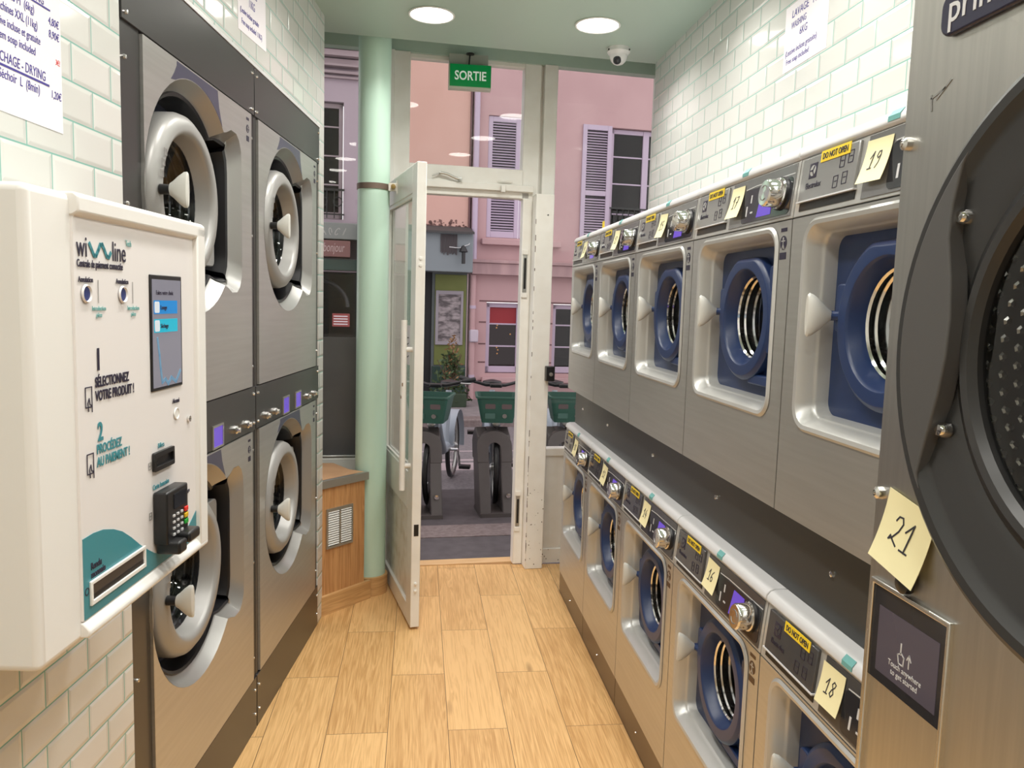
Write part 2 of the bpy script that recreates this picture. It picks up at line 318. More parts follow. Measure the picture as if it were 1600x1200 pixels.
for (x, y), lab in spots:
    fr = (Vector((x, y, 2.82)), 0)
    if first is None:
        first = t = thing('ceiling_downlight', fr, 'round white ' + lab, 'ceiling light', 'round ceiling downlights')
        MB().zlathe([(.100, 0), (.104, -.004), (.100, -.008), (.094, -.006), (.094, 0)]).build('rim', mat('white_lamp_rim', (.85, .86, .83), .4), t)
        MB().zlathe([(.094, -.003), (.05, -.005), (0, -.0055)], cap0=False).build('diffuser', M_lamp, t)
        ld = bpy.data.lights.new('lamp', 'AREA'); ld.shape = 'DISK'; ld.size = .18; ld.energy = LAMP_W; ld.color = (1, .965, .905); ld.spread = R(138)
        lo = bpy.data.objects.new('lamp', ld); COL.objects.link(lo); lo.parent = t; lo.location = (0, 0, -.009)
    else: copy_thing(first, fr, 'round white ' + lab)
# dome camera
t = thing('dome_camera', (Vector((.955, 3.93, 2.82)), R(-10)), 'small white dome security camera with a dark lens on the mint ceiling', 'security camera')
MB().zlathe([(.056, 0), (.057, -.02), (.050, -.030), (.046, -.034)], cap0=True, cap1=True).build('housing', M_cam, t)
MB().zlathe([(.044, -.032), (.043, -.045), (.036, -.062), (.024, -.074), (.010, -.080), (0, -.0805)], cap0=True).build('shell', M_cam, t)
MB().zlathe([(.020, 0), (.019, -.012), (.012, -.019), (0, -.022)]).xf(Matrix.Translation((-.008, -.028, -.062)) @ Matrix.Rotation(R(-38), 4, 'X')).build('lens', M_fascia, t)
for a in (150, 30): MB().lathe([(.004, 0), (.004, -.004), (0, -.0045)], n=12).xf(Matrix.Rotation(R(a-90), 4, 'Z') @ Matrix.Translation((0, -.0565, -.014))).build('screw', M_blk, t)

# ------------------------------------------------------------------ shopfront
def fs(mb, name, m, bev=.004): return struct(mb.build(name, m, loc=F0, rz=FA, bev=bev))
fs(MB().box(-.205, -.104, -.03, .06, 0, 2.886).box(-.215, -.190, -.045, .0, 0, 2.886), 'trim_4', M_white)          # left post
fs(MB().box(.535, .632, -.005, .07, 2.14, 2.886).box(.645, .722, -.03, .07, 2.16, 2.886).box(.62, .66, .012, .06, 2.1, 2.886), 'trim_5', M_white)   # right post, upper
fs(MB().box(.60, .705, -.10, .07, 0.0, 2.165), 'trim_6', M_white)                                                  # right post, lower, proud
fs(MB().box(.545, .600, -.01, .06, .004, 2.143), 'trim_7', M_white)                                                # jamb with strike plates
fs(MB().box(-.104, .535, -.02, .06, 2.20, 2.302).box(-.19, .60, -.03, .05, 2.178, 2.215), 'trim_8', M_white)      # transom bar
fs(MB().box(-.15, .58, -.005, .06, 2.143, 2.18), 'trim_9', M_white)                                                # door head
fs(MB().box(-.104, .535, -.004, .05, 2.862, 2.886), 'trim_10', M_white)
fs(MB().box(.722, 1.5, .0, .05, 0, .665).box(.722, 1.5, -.012, .06, .655, .702).box(.722, 1.5, -.008, .05, 0, .09), 'wall_under_right_window', M_white)
fs(MB().box(-.104, .535, .022, .028, 2.300, 2.864), 'window_2', M_glass, 0)
fs(MB().box(.722, 1.5, .022, .028, .700, 2.888), 'window_3', M_glass, 0)
fs(MB().box(-1.25, -.205, .022, .028, 1.335, 2.888), 'window_1', M_glass, 0)
fs(MB().box(-1.25, -.205, .020, .030, .67, 1.335), 'window_4', M_film, 0)
fs(MB().box(-1.25, -.205, .005, .045, .655, .672), 'trim_11', M_alum)
fs(MB().box(-1.25, -.205, .0, .06, 0, .655), 'wall_under_left_window', M_white)
# exterior skin over the lintel keeps the shop a closed volume
struct(MB().box(-1.8, 1.9, .08, .30, 3.13, 6.5).build('wall_outside_above', M_plaster, loc=F0, rz=FA, flat=True))
# hardware on the frame
t = thing('transom_latch_arm', on_front(.12, -.032, 2.24), 'small grey stay arm screwed to the white transom bar above the door', 'door hardware')
MB().tube([(-.055, -.012, .014), (-.02, -.014, .010), (.03, -.014, -.010), (.055, -.012, -.014)], .007).build('arm', M_alum, t)
MB().lathe([(.011, 0), (.011, -.018), (0, -.02)], .055, -.014, 16).build('pivot', M_alum, t)
MB().lathe([(.008, 0), (.008, -.016), (0, -.017)], -.055, .014, 16).build('pivot', M_alum, t)
MB().tube([(-.055, -.006, .014), (-.10, -.006, -.004)], .004).build('rod', M_alum, t)
t = thing('door_latch_catch', on_front(.42, -.032, 2.18), 'small white catch block on the white transom bar above the doorway', 'door hardware')
MB().box(-.012, .012, -.02, 0, -.012, .026).build('block', M_white, t, bev=.003); MB().box(-.03, .055, -.006, 0, .05, .056).build('slot_plate', M_whitedirt, t)
def strike(z0, z1, lab):
    t = thing('strike_plate', on_front(.566, -.011, z0), lab, 'strike plate', 'door strikes')
    h = z1-z0
    MB().box(-.012, .012, -.004, 0, .03, h-.03).build('plate', M_alum, t, bev=.001)
    MB().box(-.006, .006, -.006, -.003, .05, h-.05).build('slot', M_blk, t)
    for z in (.0, h-.03): MB().box(-.016, .016, -.007, 0, z, z+.028).build('end_cap', M_white, t, bev=.002)
strike(1.585, 1.86, 'upper steel strike plate on the white door jamb'); strike(.205, .45, 'lower steel strike plate on the white door jamb')
t = thing('wall_switch_box', on_front(.708, -.10, 1.15), 'small black key switch on the white post right of the doorway', 'switch')
MB().box(-.028, .022, -.045, 0, -.035, .05).build('box', M_blk, t, bev=.004); MB().lathe([(.011, 0), (.011, -.008), (0, -.009)], -.002, 0.005, 16).move(0, -.045, 0).build('key_barrel', M_alum, t)
tag(MB().prism(circ(0, 0, .004, 12), -.003, 0).build('screw_hole_plug', M_blk, loc=on_front(.67, -.1, 2.05)[0], rz=FA), 'tiny dark screw plug high on the lower white post', 'screw')
# exit sign
t = thing('exit_sign', on_front(.205, -.12, 2.69), 'green SORTIE exit sign hanging from the lintel above the doorway', 'exit sign')
t.rotation_euler = (0, 0, FA - R(6))
MB().box(-.115, .115, -.005, .045, 0, .128).build('sign_box', M_signbox, t, bev=.003)
MB().box(-.107, .113, -.009, -.004, .012, .126).build('sign_face', M_green, t)
text('SORTIE', t, .003, .046, .066, M_wlet, -.0095, align='CENTER', sx=.80, bold=.0012)
MB().box(-.112, .100, .046, .052, .10, .195).build('back_plate', mat('frosted_back_plate', (.45, .47, .42), .4), t)
MB().tube([(-.005, .02, .126), (.0, .02, .195)], .004).zlathe([(.022, .192), (.022, .186), (.006, .183)], 0, .02, 16, True, True).build('hanger', M_blk, t)

# door leaf, opened into the room
hx = Vector((.0, 3.585, 0)); hy = Vector((-.178, 4.405, 0)); d = (hx-hy); wlen = d.length; rzd = math.atan2(d.y, d.x)
DT = thing('door_1', (hy, rzd), 'white paint-chipped glazed shop door standing open into the room', 'door'); DT['kind'] = 'structure'
for k in ('category', 'label'): del DT[k]
th2 = .044          # local x from hinge to free edge, y thickness (y<0 faces the camera's left side)
MB().box(wlen-.105, wlen, -th2/2, th2/2, .012, 2.167).box(0, .095, -th2/2, th2/2, .012, 2.167).box(.095, wlen-.105, -th2/2, th2/2, 2.04, 2.167).box(.095, wlen-.105, -th2/2, th2/2, .56, .74).box(.095, wlen-.105, -th2/2, th2/2, .012, .10).build('door_frame', M_white, DT, bev=.003)
MB().box(.095, wlen-.105, -.008, .008, .10, .56).build('lower_panel', M_whitedirt, DT)
MB().box(.09, wlen-.10, -.003, .003, .735, 2.045).build('glazing', M_glass, DT)
for x0, x1, z0, z1 in ((.095, wlen-.105, .74, .755), (.095, wlen-.105, 2.025, 2.04)): MB().box(x0, x1, -.016, -.004, z0, z1).box(x0, x1, .004, .016, z0, z1).build('glazing_bead', M_white, DT)
for x0, x1 in ((.095, .11), (wlen-.12, wlen-.105)): MB().box(x0, x1, -.016, -.004, .74, 2.04).box(x0, x1, .004, .016, .74, 2.04).build('glazing_bead', M_white, DT)
hb = MB().tube([(wlen-.055, -.060, .665), (wlen-.055, -.060, 1.46)], .0145, 14)
H = hb.build('pull_handle', M_white, DT)
for z in (.78, 1.325): MB().tube([(wlen-.055, -.060, z), (wlen-.055, -.020, z)], .012, 12).build('bracket', M_white, H)
ch = MB()
for i in range(14):
    z = random.uniform(.98, 1.26); a = random.uniform(PI*.9, PI*1.9); w = random.uniform(.002, .006); hh = random.uniform(.006, .03)
    ch.loft([[(wlen-.055 + .0148*math.cos(a+da), -.060 + .0148*math.sin(a+da), zz) for da in (-w*50/1.0*.8, 0, w*50*.8)] for zz in (z, z+hh)], closed=False)
ch.build('chipped_patch', mat('rust_brown_chips', (.22, .13, .06), .8), H)
MB().box(wlen-.003, wlen+.0015, -.011, .011, .455, .51).build('lock_cutout', M_blk, DT)
for z in (.19, .225): MB().xlathe([(.007, wlen-.001), (.007, wlen+.006), (.003, wlen+.008)], 0, z, 14, cap1=True).build('knob', M_white, DT)
for z in (1.71, 1.74): MB().xlathe([(.009, wlen-.001), (.008, wlen+.003), (.002, wlen+.004)], 0, z, 14, cap1=True).build('plug', M_white, DT)
nt = MB().box(wlen-.33, wlen-.19, -.0045, -.0035, 1.24, 1.43).build('door_notice', M_paper, DT)
sm = MB()
for z in (1.37, 1.34, 1.31, 1.28): sm.stroke([(wlen-.31 + .012*i, z + random.uniform(-.006, .006)) for i in range(9)], .0035, -.0046)
sm.build('lettering', M_ink, nt)
for z in (.25, .6, 1.65, 1.95): MB().tube([(-.008, -.028, z-.045), (-.008, -.028, z+.045)], .007, 10).box(-.008, .03, -.026, -.022, z-.04, z+.04).build('hinge', M_alum, DT)
# paint chips on the frame edges
cp = MB()
for i in range(46):
    z = random.choice((random.uniform(.03, .8), random.uniform(.2, 2.1))); w = random.uniform(.001, .004); hh = random.uniform(.004, .035)
    cp.box(.6005, .6005+w, -.1008, -.098, z, z+hh)
for i in range(26):
    z = random.uniform(.02, .5); x = random.uniform(.60, .705); cp.prism(circ(x, z, random.uniform(.001, .0035), 7), -.1008, -.1)
for i in range(12): cp.prism(circ(random.uniform(.74, 1.0), random.uniform(.01, .10), random.uniform(.002, .006), 7), -.0088, -.008)
fs(cp, 'trim_12', M_chip, 0)

# mint column with oak base, strap
CX, CY, CR = -.243, 4.105, .081
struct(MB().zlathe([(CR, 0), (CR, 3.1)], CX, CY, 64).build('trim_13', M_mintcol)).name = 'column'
struct(MB().zlathe([(CR+.013, 0), (CR+.013, .098), (CR, .10)], CX, CY, 64).build('baseboard_column', M_oakbase))
t = thing('column_strap', (Vector((CX, CY, 2.115)), 0), 'rusty steel strap clamped around the mint column at door height', 'strap')
MB().zlathe([(CR+.001, -.014), (CR+.004, -.014), (CR+.004, .014), (CR+.001, .014)], n=48).build('band', mat('rusty_strap', (.20, .15, .12), .6, .5), t)
MB().box(.075, .135, -.05, -.035, -.02, .02).box(.115, .13, -.06, -.03, -.035, .03).build('clamp', M_whitedirt, t, bev=.002)
MB().lathe([(.012, 0), (.012, -.02), (0, -.021)], .10, 0, 12).move(0, -.05, 0).build('bolt', mat('old_brass', (.35, .25, .1), .4, .9), t)

# boxed oak ledge in the window bay
A = Vector((-.467, 3.75, 0)); B = Vector((-.248, 3.985, 0)); dd = B-A; ln = dd.length; ra = math.atan2(dd.y, dd.x)
t = thing('window_ledge_cabinet', (A, ra), 'low oak boxed ledge with a white vent grille beside the mint column', 'cabinet')
MB().box(.0, ln-.012, .012, .035, .095, .632).build('front_panel', M_oak, t, bev=.001)
MB().box(-.004, ln+.006, .0, .02, .632, .672).build('edge_trim', M_alum, t, bev=.001)
MB().zprism([(0.004, .02), (ln, .02), (ln-.02, .12), (.35, .30), (.10, .52), (-.30, .43), (-.20, .2), (.004, .06)], .645, .6705).build('ledge_top', M_tan, t, bev=.001)
struct(MB().box(-.008, ln+.02, -.006, .014, 0, .096).build('baseboard_ledge', M_oakbase, loc=A, rz=ra, bev=.001))
vx0, vx1, vz0, vz1 = .055, .225, .325, .525
g = MB().plate([(vx0, vz0), (vx1, vz0), (vx1, vz1), (vx0, vz1)], [[(vx0+.010, vz0+.012), (vx0+.079, vz0+.012), (vx0+.079, vz1-.012), (vx0+.010, vz1-.012)], [(vx0+.091, vz0+.012), (vx1-.010, vz0+.012), (vx1-.010, vz1-.012), (vx0+.091, vz1-.012)]], .004, .012).build('vent_grille', M_alum, t)
sl = MB()
for i in range(15):
    z = vz0+.016+i*.0117
    for a, b in ((vx0+.010, vx0+.079), (vx0+.091, vx1-.010)): sl.xprism([(.004, z), (.010, z+.007), (.0115, z+.007), (.0055, z)], a, b)
sl.build('louvres', mat('white_louvres', (.82, .82, .8), .4), g)
MB().box(vx0+.006, vx1-.006, .0114, .0119, vz0+.006, vz1-.006).build('backing', M_blk, g)

# ================================================================== LEFT: two built-in machine towers
DX, DR = .375, .223
def opening(cx, cz, k=0.0):
    """outline of the door recess: big circle with shoulders on the right"""
    o = []; r = .31 - k; ax = cx + .025
    for i in range(40):
        a = R(47 + (313-47)*i/39); o.append((ax + r*math.cos(a), cz + r*math.sin(a)))
    X = cx + .392 - k; e = .245 - k
    lower = [(ax+.235, -.232+k*.6), (ax+.275, -e-.002), (ax+.32, -e), (X-.022, -e+.016), (X-.005, -e+.045), (X, -e+.085)]
    o += [(x, cz+z) for x, z in lower]; o += [(x, cz-z) for x, z in reversed(lower)]
    return o
def tower(s0, px0, px1, label):
    T = thing('stacked_washer_dryer', on_left(s0), label, 'laundry machine', 'built-in grey machine towers')
    w = .903
    MB().box(0, w, .13, .60, 0, 2.303).box(0, px0-.002, .004, .13, .19, 2.303).box(px1+.002, w, .004, .13, .19, 2.303).box(px0-.002, px1+.002, .05, .13, 1.086, 1.24).box(px0-.002, px1+.002, .05, .13, 2.146, 2.303).build('body', M_dark, T)
    MB().box(.001, w-.001, -.002, .05, 2.148, 2.303).build('top_panel', M_dark, T, bev=.001)
    cp = MB().box(.001, w-.001, -.002, .05, 1.09, 1.239).build('control_panel', M_dark, T, bev=.001)
    for x in (.328, .506):
        q = MB().plate([(x-.006, 1.091+.0), (x+.082, 1.091), (x+.082, 1.162), (x-.006, 1.162)], [[(x, 1.097), (x+.076, 1.097), (x+.076, 1.156), (x, 1.156)]], -.006, .0).build('display_frame', M_alum, cp)
        MB().box(x, x+.076, -.0035, -.002, 1.097, 1.156).build('display', M_violet, cp)
    for x in (.110, .216, .693, .806):
        MB().lathe([(.014, -.002), (.014, -.010), (.009, -.014), (.008, -.022), (0, -.0225)], x, 1.122, 16).build('lock', M_chrome, cp)
    MB().box(.001, w-.001, -.002, .13, 0.0, .193).build('kick_plate', M_dark, T, bev=.001)
    for x in (.02, w-.02):
        for z in (.06, .15, .27, .62, 1.02, 1.115, 1.215, 1.31, 1.75, 2.07, 2.165, 2.28):
            if x < .1 and px0 < .05 and z in (.27, .62, 1.02, 1.31, 1.75, 2.07): continue
            MB().lathe([(.0055, 0), (.0045, -.005), (0, -.006)], x if x > .1 else min(x, px0/2+.006), z, 10).move(0, -.0015 if z not in (.27, .62, 1.02, 1.31, 1.75, 2.07) else .004, 0).build('screw', M_screw, T)
    for cz, z0, z1 in ((1.805, 1.243, 2.143), (.755, .198, 1.086)):
        op = opening(DX, cz)
        MB().plate([(px0, z0), (px1, z0), (px1, z1), (px0, z1)], [op], -.004, .02).build('door_panel', M_door, T)
        n = len(op); o2 = opening(DX, cz, .03); o3 = opening(DX, cz, .034)
        bz = MB().loft([[(x, -.0045, z) for x, z in op], [(x, .028, z) for x, z in opening(DX, cz, .022)], [(x, .034, z) for x, z in o2]]).build('bezel', M_bezel, T)
        MB().loft([[(x, .034, z) for x, z in o2], [(x, .030, z) for x, z in o3], [(x, .034, z) for x, z in opening(DX, cz, .042)], [(x, .105, z) for x, z in opening(DX, cz, .055)]]).build('gasket', M_black, bz)
        MB().plate(opening(DX, cz, .050), [circ(DX, cz, .19, 40)], .10, .11).build('recess_back', M_navyblk, T)
        D = MB().lathe([(.205, .12), (DR, .10), (DR, .030), (DR-.006, .014), (DR-.020, .003), (DR-.042, -.002), (DR-.050, .001), (DR-.056, .006), (DR-.059, .014), (DR-.070, .052), (DR-.066, .060), (.185, .118)], DX, cz, 72).build('door', M_ring, T)
        MB().lathe([(DR-.069, .050), (.140, .062), (.125, .11), (.10, .15), (.0, .165)], DX, cz, 48).build('door_glass', M_glassblk, D)
        MB().prism(rrect(DX-.02+.20, DX+.30, cz-.17, cz+.15, .02, 3), .05, .10).build('hinge_block', M_ring, D, bev=.004)
        # handle: stem and flared paddle
        hx0 = DX-.19
        MB().lathe([(.013, 0), (.012, -.030)], hx0, cz, 16, cap1=True).build('handle_stem', M_blk, D)
        hd = MB()
        loops = []
        for y, hh, ww in ((-.026, .016, .012), (-.034, .022, .013), (-.046, .034, .013), (-.058, .043, .011), (-.066, .044, .009), (-.069, .040, .005)):
            loops.append([(hx0 + ww*math.cos(a)*1.2, y - .012*abs(math.sin(a))*0, cz + hh*math.sin(a)) for a in [2*PI*i/20 for i in range(20)]])
        hd.loft(loops, True, True).build('handle', M_hand, D)
        dr = MB().lathe([(.156, .07), (.162, .12), (.24, .16), (.24, .50), (0, .50)], DX, cz, 40).build('drum', M_drum, T)
        for y in (.070, .095, .125): MB().lathe([(.149, y), (.153, y-.004), (.157, y), (.153, y+.004), (.149, y)], DX, cz, 40).build('drum_ring', M_chrome, dr)
        # navy decal over the recess and pictogram sticker
        top = z1-.004; ax = DX+.025
        arc = [(ax + .312*math.cos(R(a)), cz + .312*math.sin(R(a))) for a in range(50, 118, 4)]
        MB().prism([(ax-.155, cz+.30-.02)] + [(ax-.135, cz+.30), (ax-.118, top-.012), (ax-.117, top), (ax+.165, top), (ax+.175, cz+.29)] + arc, -.0046, -.0038).build('decal', M_decal, T)
        sx, sz = px1-.036, top-.015
        k = MB().prism(circ(sx, sz-.035, .013, 20), -.0048, -.0039).prism([(sx-.012, sz-.008), (sx+.012, sz-.008), (sx+.012, sz), (sx-.012, sz)], -.0048, -.0039).prism([(sx-.012, sz-.075), (sx+.012, sz-.075), (sx+.012, sz-.058), (sx-.012, sz-.058)], -.0048, -.0039).build('pictogram_sticker', M_text, T)
        MB().prism(circ(sx, sz-.028, .003, 10), -.0052, -.0045).stroke([(sx, sz-.031), (sx, sz-.038), (sx-.004, sz-.046)], .002, -.0048).stroke([(sx, sz-.038), (sx+.004, sz-.046)], .002, -.0048).stroke([(sx-.007, sz-.033), (sx+.007, sz-.033)], .002, -.0048).build('figure', M_door, k)
        rc = MB()
        for i in range(3):
            a = R(150 + 9*i); rc.stroke([(DX + .19*math.cos(a) + .008*c, cz + .19*math.sin(a) + .008*s_) for c, s_ in ((-1, -1), (1, -1), (1, 1), (-1, 1), (-1, -1))], .002, -.003)
        rc.build('embossed_mark', M_bezel, D)
    return T
tower(-.907, .094, .865, 'grey double-door machine tower behind the white payment terminal')
tower(.002, .030, .845, 'grey double-door machine tower nearest the boxed oak ledge')

# ================================================================== RIGHT: two rows of washers
MW = .6115
def washer(name, fr, label, lower, knob=True):
    T = thing(name, fr, label, 'washing machine', 'lower row of front-loading washers' if lower else 'upper row of front-loading washers')
    zs = .664 if lower else .634; w = MW-.003; cz = zs-.2165; cx = .27; D_ = .40
    cx = .306
    op = rrect(.058, .553, zs-.442, zs-.011, .05); n = len(op)
    front = M_steel
    b = MB().plate([(.0015, 0), (w, 0), (w, zs-.003), (.0015, zs-.003)], [op], 0, .012)
    b.box(.0015, .008, .012, D_, 0, zs-.003).box(w-.0065, w, .012, D_, 0, zs-.003).box(.0015, w, .02, D_, zs-.010, zs-.003).box(.0015, w, .02, D_, 0, .01).box(.0015, w, D_-.01, D_, 0, zs-.003)
    b.build('body', front, T)
    def rr(k, y, r): return [(x, y, z) for x, z in rrect(.058+k, .553-k, zs-.442+k, zs-.011-k, max(r, .01))]
    MB().loft([rr(-.002, -.001, .052), rr(.004, -.006, .048), rr(.012, -.004, .042), rr(.020, .008, .036), rr(.024, .024, .034), rr(.027, .030, .032), rr(.030, .034, .03), rr(.034, .062, .028)]).build('bezel', M_silver if lower else M_silver, T)
    MB().plate([(.062, zs-.435), (.549, zs-.435), (.549, zs-.02), (.062, zs-.02)], [circ(cx, cz, .128, 40)], .058, .064).build('tub_panel', M_navy2, T)
    N_ = 64
    def ringloop(k, y, hole=None):
        L_ = []
        for i in range(N_):
            a = 2*PI*i/N_; r = hole if hole else min(.160, .150/max(math.cos(a-PI/2), 1e-3) if math.sin(a) > 0 else 9)
            if not hole: r -= k
            L_.append((cx + r*math.cos(a), y, cz + r*math.sin(a)))
        return L_
    D = MB().loft([ringloop(0, .060), ringloop(0, .040), ringloop(.002, .036), ringloop(.010, .030), ringloop(.013, .029), ringloop(0, .029, .126), ringloop(0, .0295, .123), ringloop(0, .033, .1195), ringloop(0, .036, .1185), ringloop(0, .052, .110), ringloop(0, .064, .107)]).build('door', M_navy, T)
    MB().prism(rrect(cx+.130, cx+.205, cz-.085, cz+.125, .012, 3), .036, .060).box(cx+.03, cx+.20, .040, .060, cz-.166, cz-.140).build('hinge', M_navy, D, bev=.004)
    MB().prism(rrect(cx-.176, cx-.14, cz-.02, cz+.075, .01, 3), .038, .060).build('latch_block', M_navy, D, bev=.003)
    MB().lathe([(.1095, .056), (.104, .09), (.098, .125), (.075, .155), (.04, .165), (0, .168)], cx, cz, 40).build('door_glass', M_glassdk, D)
    hx0 = cx-.180
    hd = []
    for y, hh, ww in ((.030, .010, .009), (.020, .018, .012), (.008, .030, .014), (-.006, .040, .013), (-.016, .044, .010), (-.020, .040, .006)):
        hd.append([(hx0 + ww*math.cos(a) - .010*(1-(y+.01)/.044)*0, y, cz + .012 + hh*math.sin(a)) for a in [2*PI*i/20 for i in range(20)]])
    MB().loft(hd, True, True).build('handle', M_hand, D)
    MB().lathe([(.010, .040), (.010, .026)], hx0, cz+.012, 14, cap0=True, cap1=True).tube([(hx0, .034, cz+.012), (hx0+.03, .040, cz+.012)], .009, 10).build('handle_stem', M_navy, D)
    dr = MB().lathe([(.106, .066), (.1065, .085), (.110, .110), (.150, .125), (.215, .140), (.215, .36), (.08, .385), (0, .385)], cx, cz, 48).build('drum', M_drum, T)
    for y, r in ((.066, .101), (.085, .102), (.11, .104), (.16, .19), (.20, .205), (.25, .205)): MB().lathe([(r, y), (r+.004, y-.004), (r+.008, y), (r+.004, y+.004), (r, y)], cx, cz, 40).build('drum_ring', M_chrome, dr)
    # control panel, leaning back
    K = .1
    MB().xprism([(0, zs), (.012, zs+.121), (.05, zs+.121), (.05, zs)], .0015, w).build('control_panel', M_silver, T, bev=.001)
    sb = MB().prism([(.024, zs+.028), (.236, zs+.028), (.236, zs+.116), (.024, zs+.116)], -.007, .006).shear(K, zs).build('soap_drawer', M_greybox if lower else mat('grey_soap_front_upper_lit', (.36, .36, .355), .25, .5), T, bev=.002)  # same grey front in both rows; upper row's brighter reflections put into the colour
    MB().box(.024, .236, -.0015, .003, zs+.010, zs+.026).shear(K, zs).build('drawer_slot', M_blk, T)
    MB().box(.020, .240, -.009, .0, zs+.0265, zs+.0295).shear(K, zs).build('drawer_lip', M_lip, sb)
    lg = MB().prism([(.058, zs+.072), (.088, zs+.072), (.088, zs+.102), (.058, zs+.102)], -.0078, -.0068).shear(K, zs).build('emblem', M_text, T)
    MB().prism(circ(.073, zs+.087, .011, 18), -.0084, -.0076).shear(K, zs).build('emblem_disc', M_greybox if lower else M_silver, lg)
    em = MB().stroke([(.064, zs+.087), (.073, zs+.087), (.079, zs+.095)], .003, -.0084).stroke([(.073, zs+.087), (.078, zs+.079)], .003, -.0084).shear(K, zs).build('emblem_lines', M_text, lg)
    text('Electrolux', sb, .050, zs+.052, .0175, M_text, -.0078 + K*.052, tilt=math.atan(K), sx=.85)
    ic = MB()
    for ix, iz in ((.160, .040), (.192, .043), (.176, .076), (.205, .080)):
        ic.stroke([(ix, zs+iz+.022), (ix, zs+iz), (ix+.016, zs+iz), (ix+.016, zs+iz+.022), (ix, zs+iz+.022)], .0014, -.0072).stroke([(ix+.004, zs+iz+.012), (ix+.012, zs+iz+.012)], .0016, -.0072)
    ic.shear(K, zs).build('icons', M_text, sb)
    ys = MB().prism([(.100, zs+.098), (.208, zs+.098), (.208, zs+.120), (.100, zs+.120)], -.0085, -.0075).shear(K, zs).build('warning_sticker', M_yellow, T)
    ys['label'] = 'yellow DO NOT OPEN sticker'
    text('DO NOT OPEN', ys, .154, zs+.1035, .0165, M_ink, -.0090 + K*.1035, align='CENTER', sx=.82, tilt=math.atan(K), bold=.0003)
    fp = MB().prism([(.258, zs+.006), (.598, zs+.006), (.598, zs+.118), (.258, zs+.118)], -.002, .004).shear(K, zs).build('display_fascia', M_greybox if lower else mat('grey_fascia_upper_lit', (.26, .26, .265), .2, .4), T, bev=.001)  # upper fascia is a lit copy: brighter reflection put into its paler grey
    MB().prism(rrect(.335, .592, zs+.012, zs+.092, .014, 4), -.0032, -.0018).shear(K, zs).build('black_inlay', M_fascia, fp)
    MB().stroke([(.345, zs+.094), (.40, zs+.097), (.595, zs+.097)], .0022, -.0022).shear(K, zs).build('inlay_line', M_lip, fp)
    MB().prism([(.425, zs+.020), (.500, zs+.020), (.500, zs+.084), (.440, zs+.084)], -.0042, -.0030).shear(K, zs).build('display', M_violet, fp)
    kk = MB().stroke([(.365, zs+.03), (.365, zs+.05)], .006, -.0034).stroke([(.385, zs+.06), (.385, zs+.075)], .006, -.0034).stroke([(.388, zs+.035), (.398, zs+.035)], .004, -.0034).shear(K, zs).build('icons', M_lip, fp)
    kn = MB().lathe([(.035, -.003), (.034, -.010), (.031, -.012), (.030, -.040), (.027, -.044), (0, -.0445)], .543, zs+.060, 32).shear(K, zs).build('knob', M_chrome, fp)
    MB().lathe([(.037, -.0025), (.036, -.009), (.031, -.0095)], .543, zs+.060, 32).shear(K, zs).build('knob_collar', M_blk, fp)
    ar = MB()
    for a0 in (20, 200): ar.stroke([(.543 + .016*math.cos(R(a0+12*i)), zs+.060 + .016*math.sin(R(a0+12*i))) for i in range(10)], .002, -.0446)
    ar.shear(K, zs).build('knob_arrows', M_bezel, fp)
    MB().xprism([(.010, zs+.1215), (.005, zs+.127), (.006, zs+.137), (.014, zs+.147), (.026, zs+.151), (D_, zs+.151), (D_, zs+.1215)], .0015, w).build('top_lip', M_lip, T, bev=.002)
    tt = MB().xprism([(.0049, zs+.129), (.0055, zs+.1375), (.0135, zs+.1476), (.0132, zs+.1482), (.0045, zs+.138), (.004, zs+.129)], .318, .352).build('tape_label', M_tealtape, T)
    sx, sz = .575, zs-.02
    k = MB().prism(circ(sx, sz-.030, .0155, 24), -.0008, 0).prism([(sx-.014, sz-.006), (sx+.014, sz-.006), (sx+.014, sz+.002), (sx-.014, sz+.002)], -.0008, 0).prism([(sx-.015, sz-.066), (sx+.015, sz-.066), (sx+.015, sz-.051), (sx-.015, sz-.051)], -.0008, 0).build('pictogram_sticker', mat('brown_pictogram', (.10, .05, .02), .5) if lower else M_text, T)
    MB().prism(circ(sx, sz-.021, .0032, 10), -.0013, -.0007).stroke([(sx, sz-.025), (sx, sz-.034), (sx-.005, sz-.043)], .0026, -.0008).stroke([(sx, sz-.034), (sx+.005, sz-.043)], .0026, -.0008).stroke([(sx-.008, sz-.026), (sx+.008, sz-.026)], .0026, -.0008).build('figure', M_silver, k)
    if lower: MB().box(.0015, w, .003, .06, -.115, -.001).build('kick_plate', M_kick, T); MB().lathe([(.004, .003), (.003, -.001), (0, -.0015)], .30, -.055, 10).build('screw', M_screw, T)
    return T
POS = ['nearest the shopfront', 'second from the shopfront', 'third from the shopfront', 'fourth from the shopfront', 'beside the big steel washer']
LOWN = ['10', '12', '14', '16', '18']; UPN = ['11', '13', '15', '17', '19']
low0 = up0_ = None
for k in range(5):
    y0 = 4.06 - MW*k
    la = f'steel washer with navy door, lower row, {POS[k]}, sticky note {LOWN[k]}'; ua = f'steel washer with navy door, upper row, {POS[k]}, sticky note {UPN[k]}'
    if k == 0:
        low0 = washer('washing_machine', on_right(.777, y0, .115), la, True); up0_ = washer('washing_machine', on_right(.787, y0, 1.115), ua, False)
    else:
        copy_thing(low0, on_right(.777, y0, .115), la); copy_thing(up0_, on_right(.787, y0, 1.115), ua)
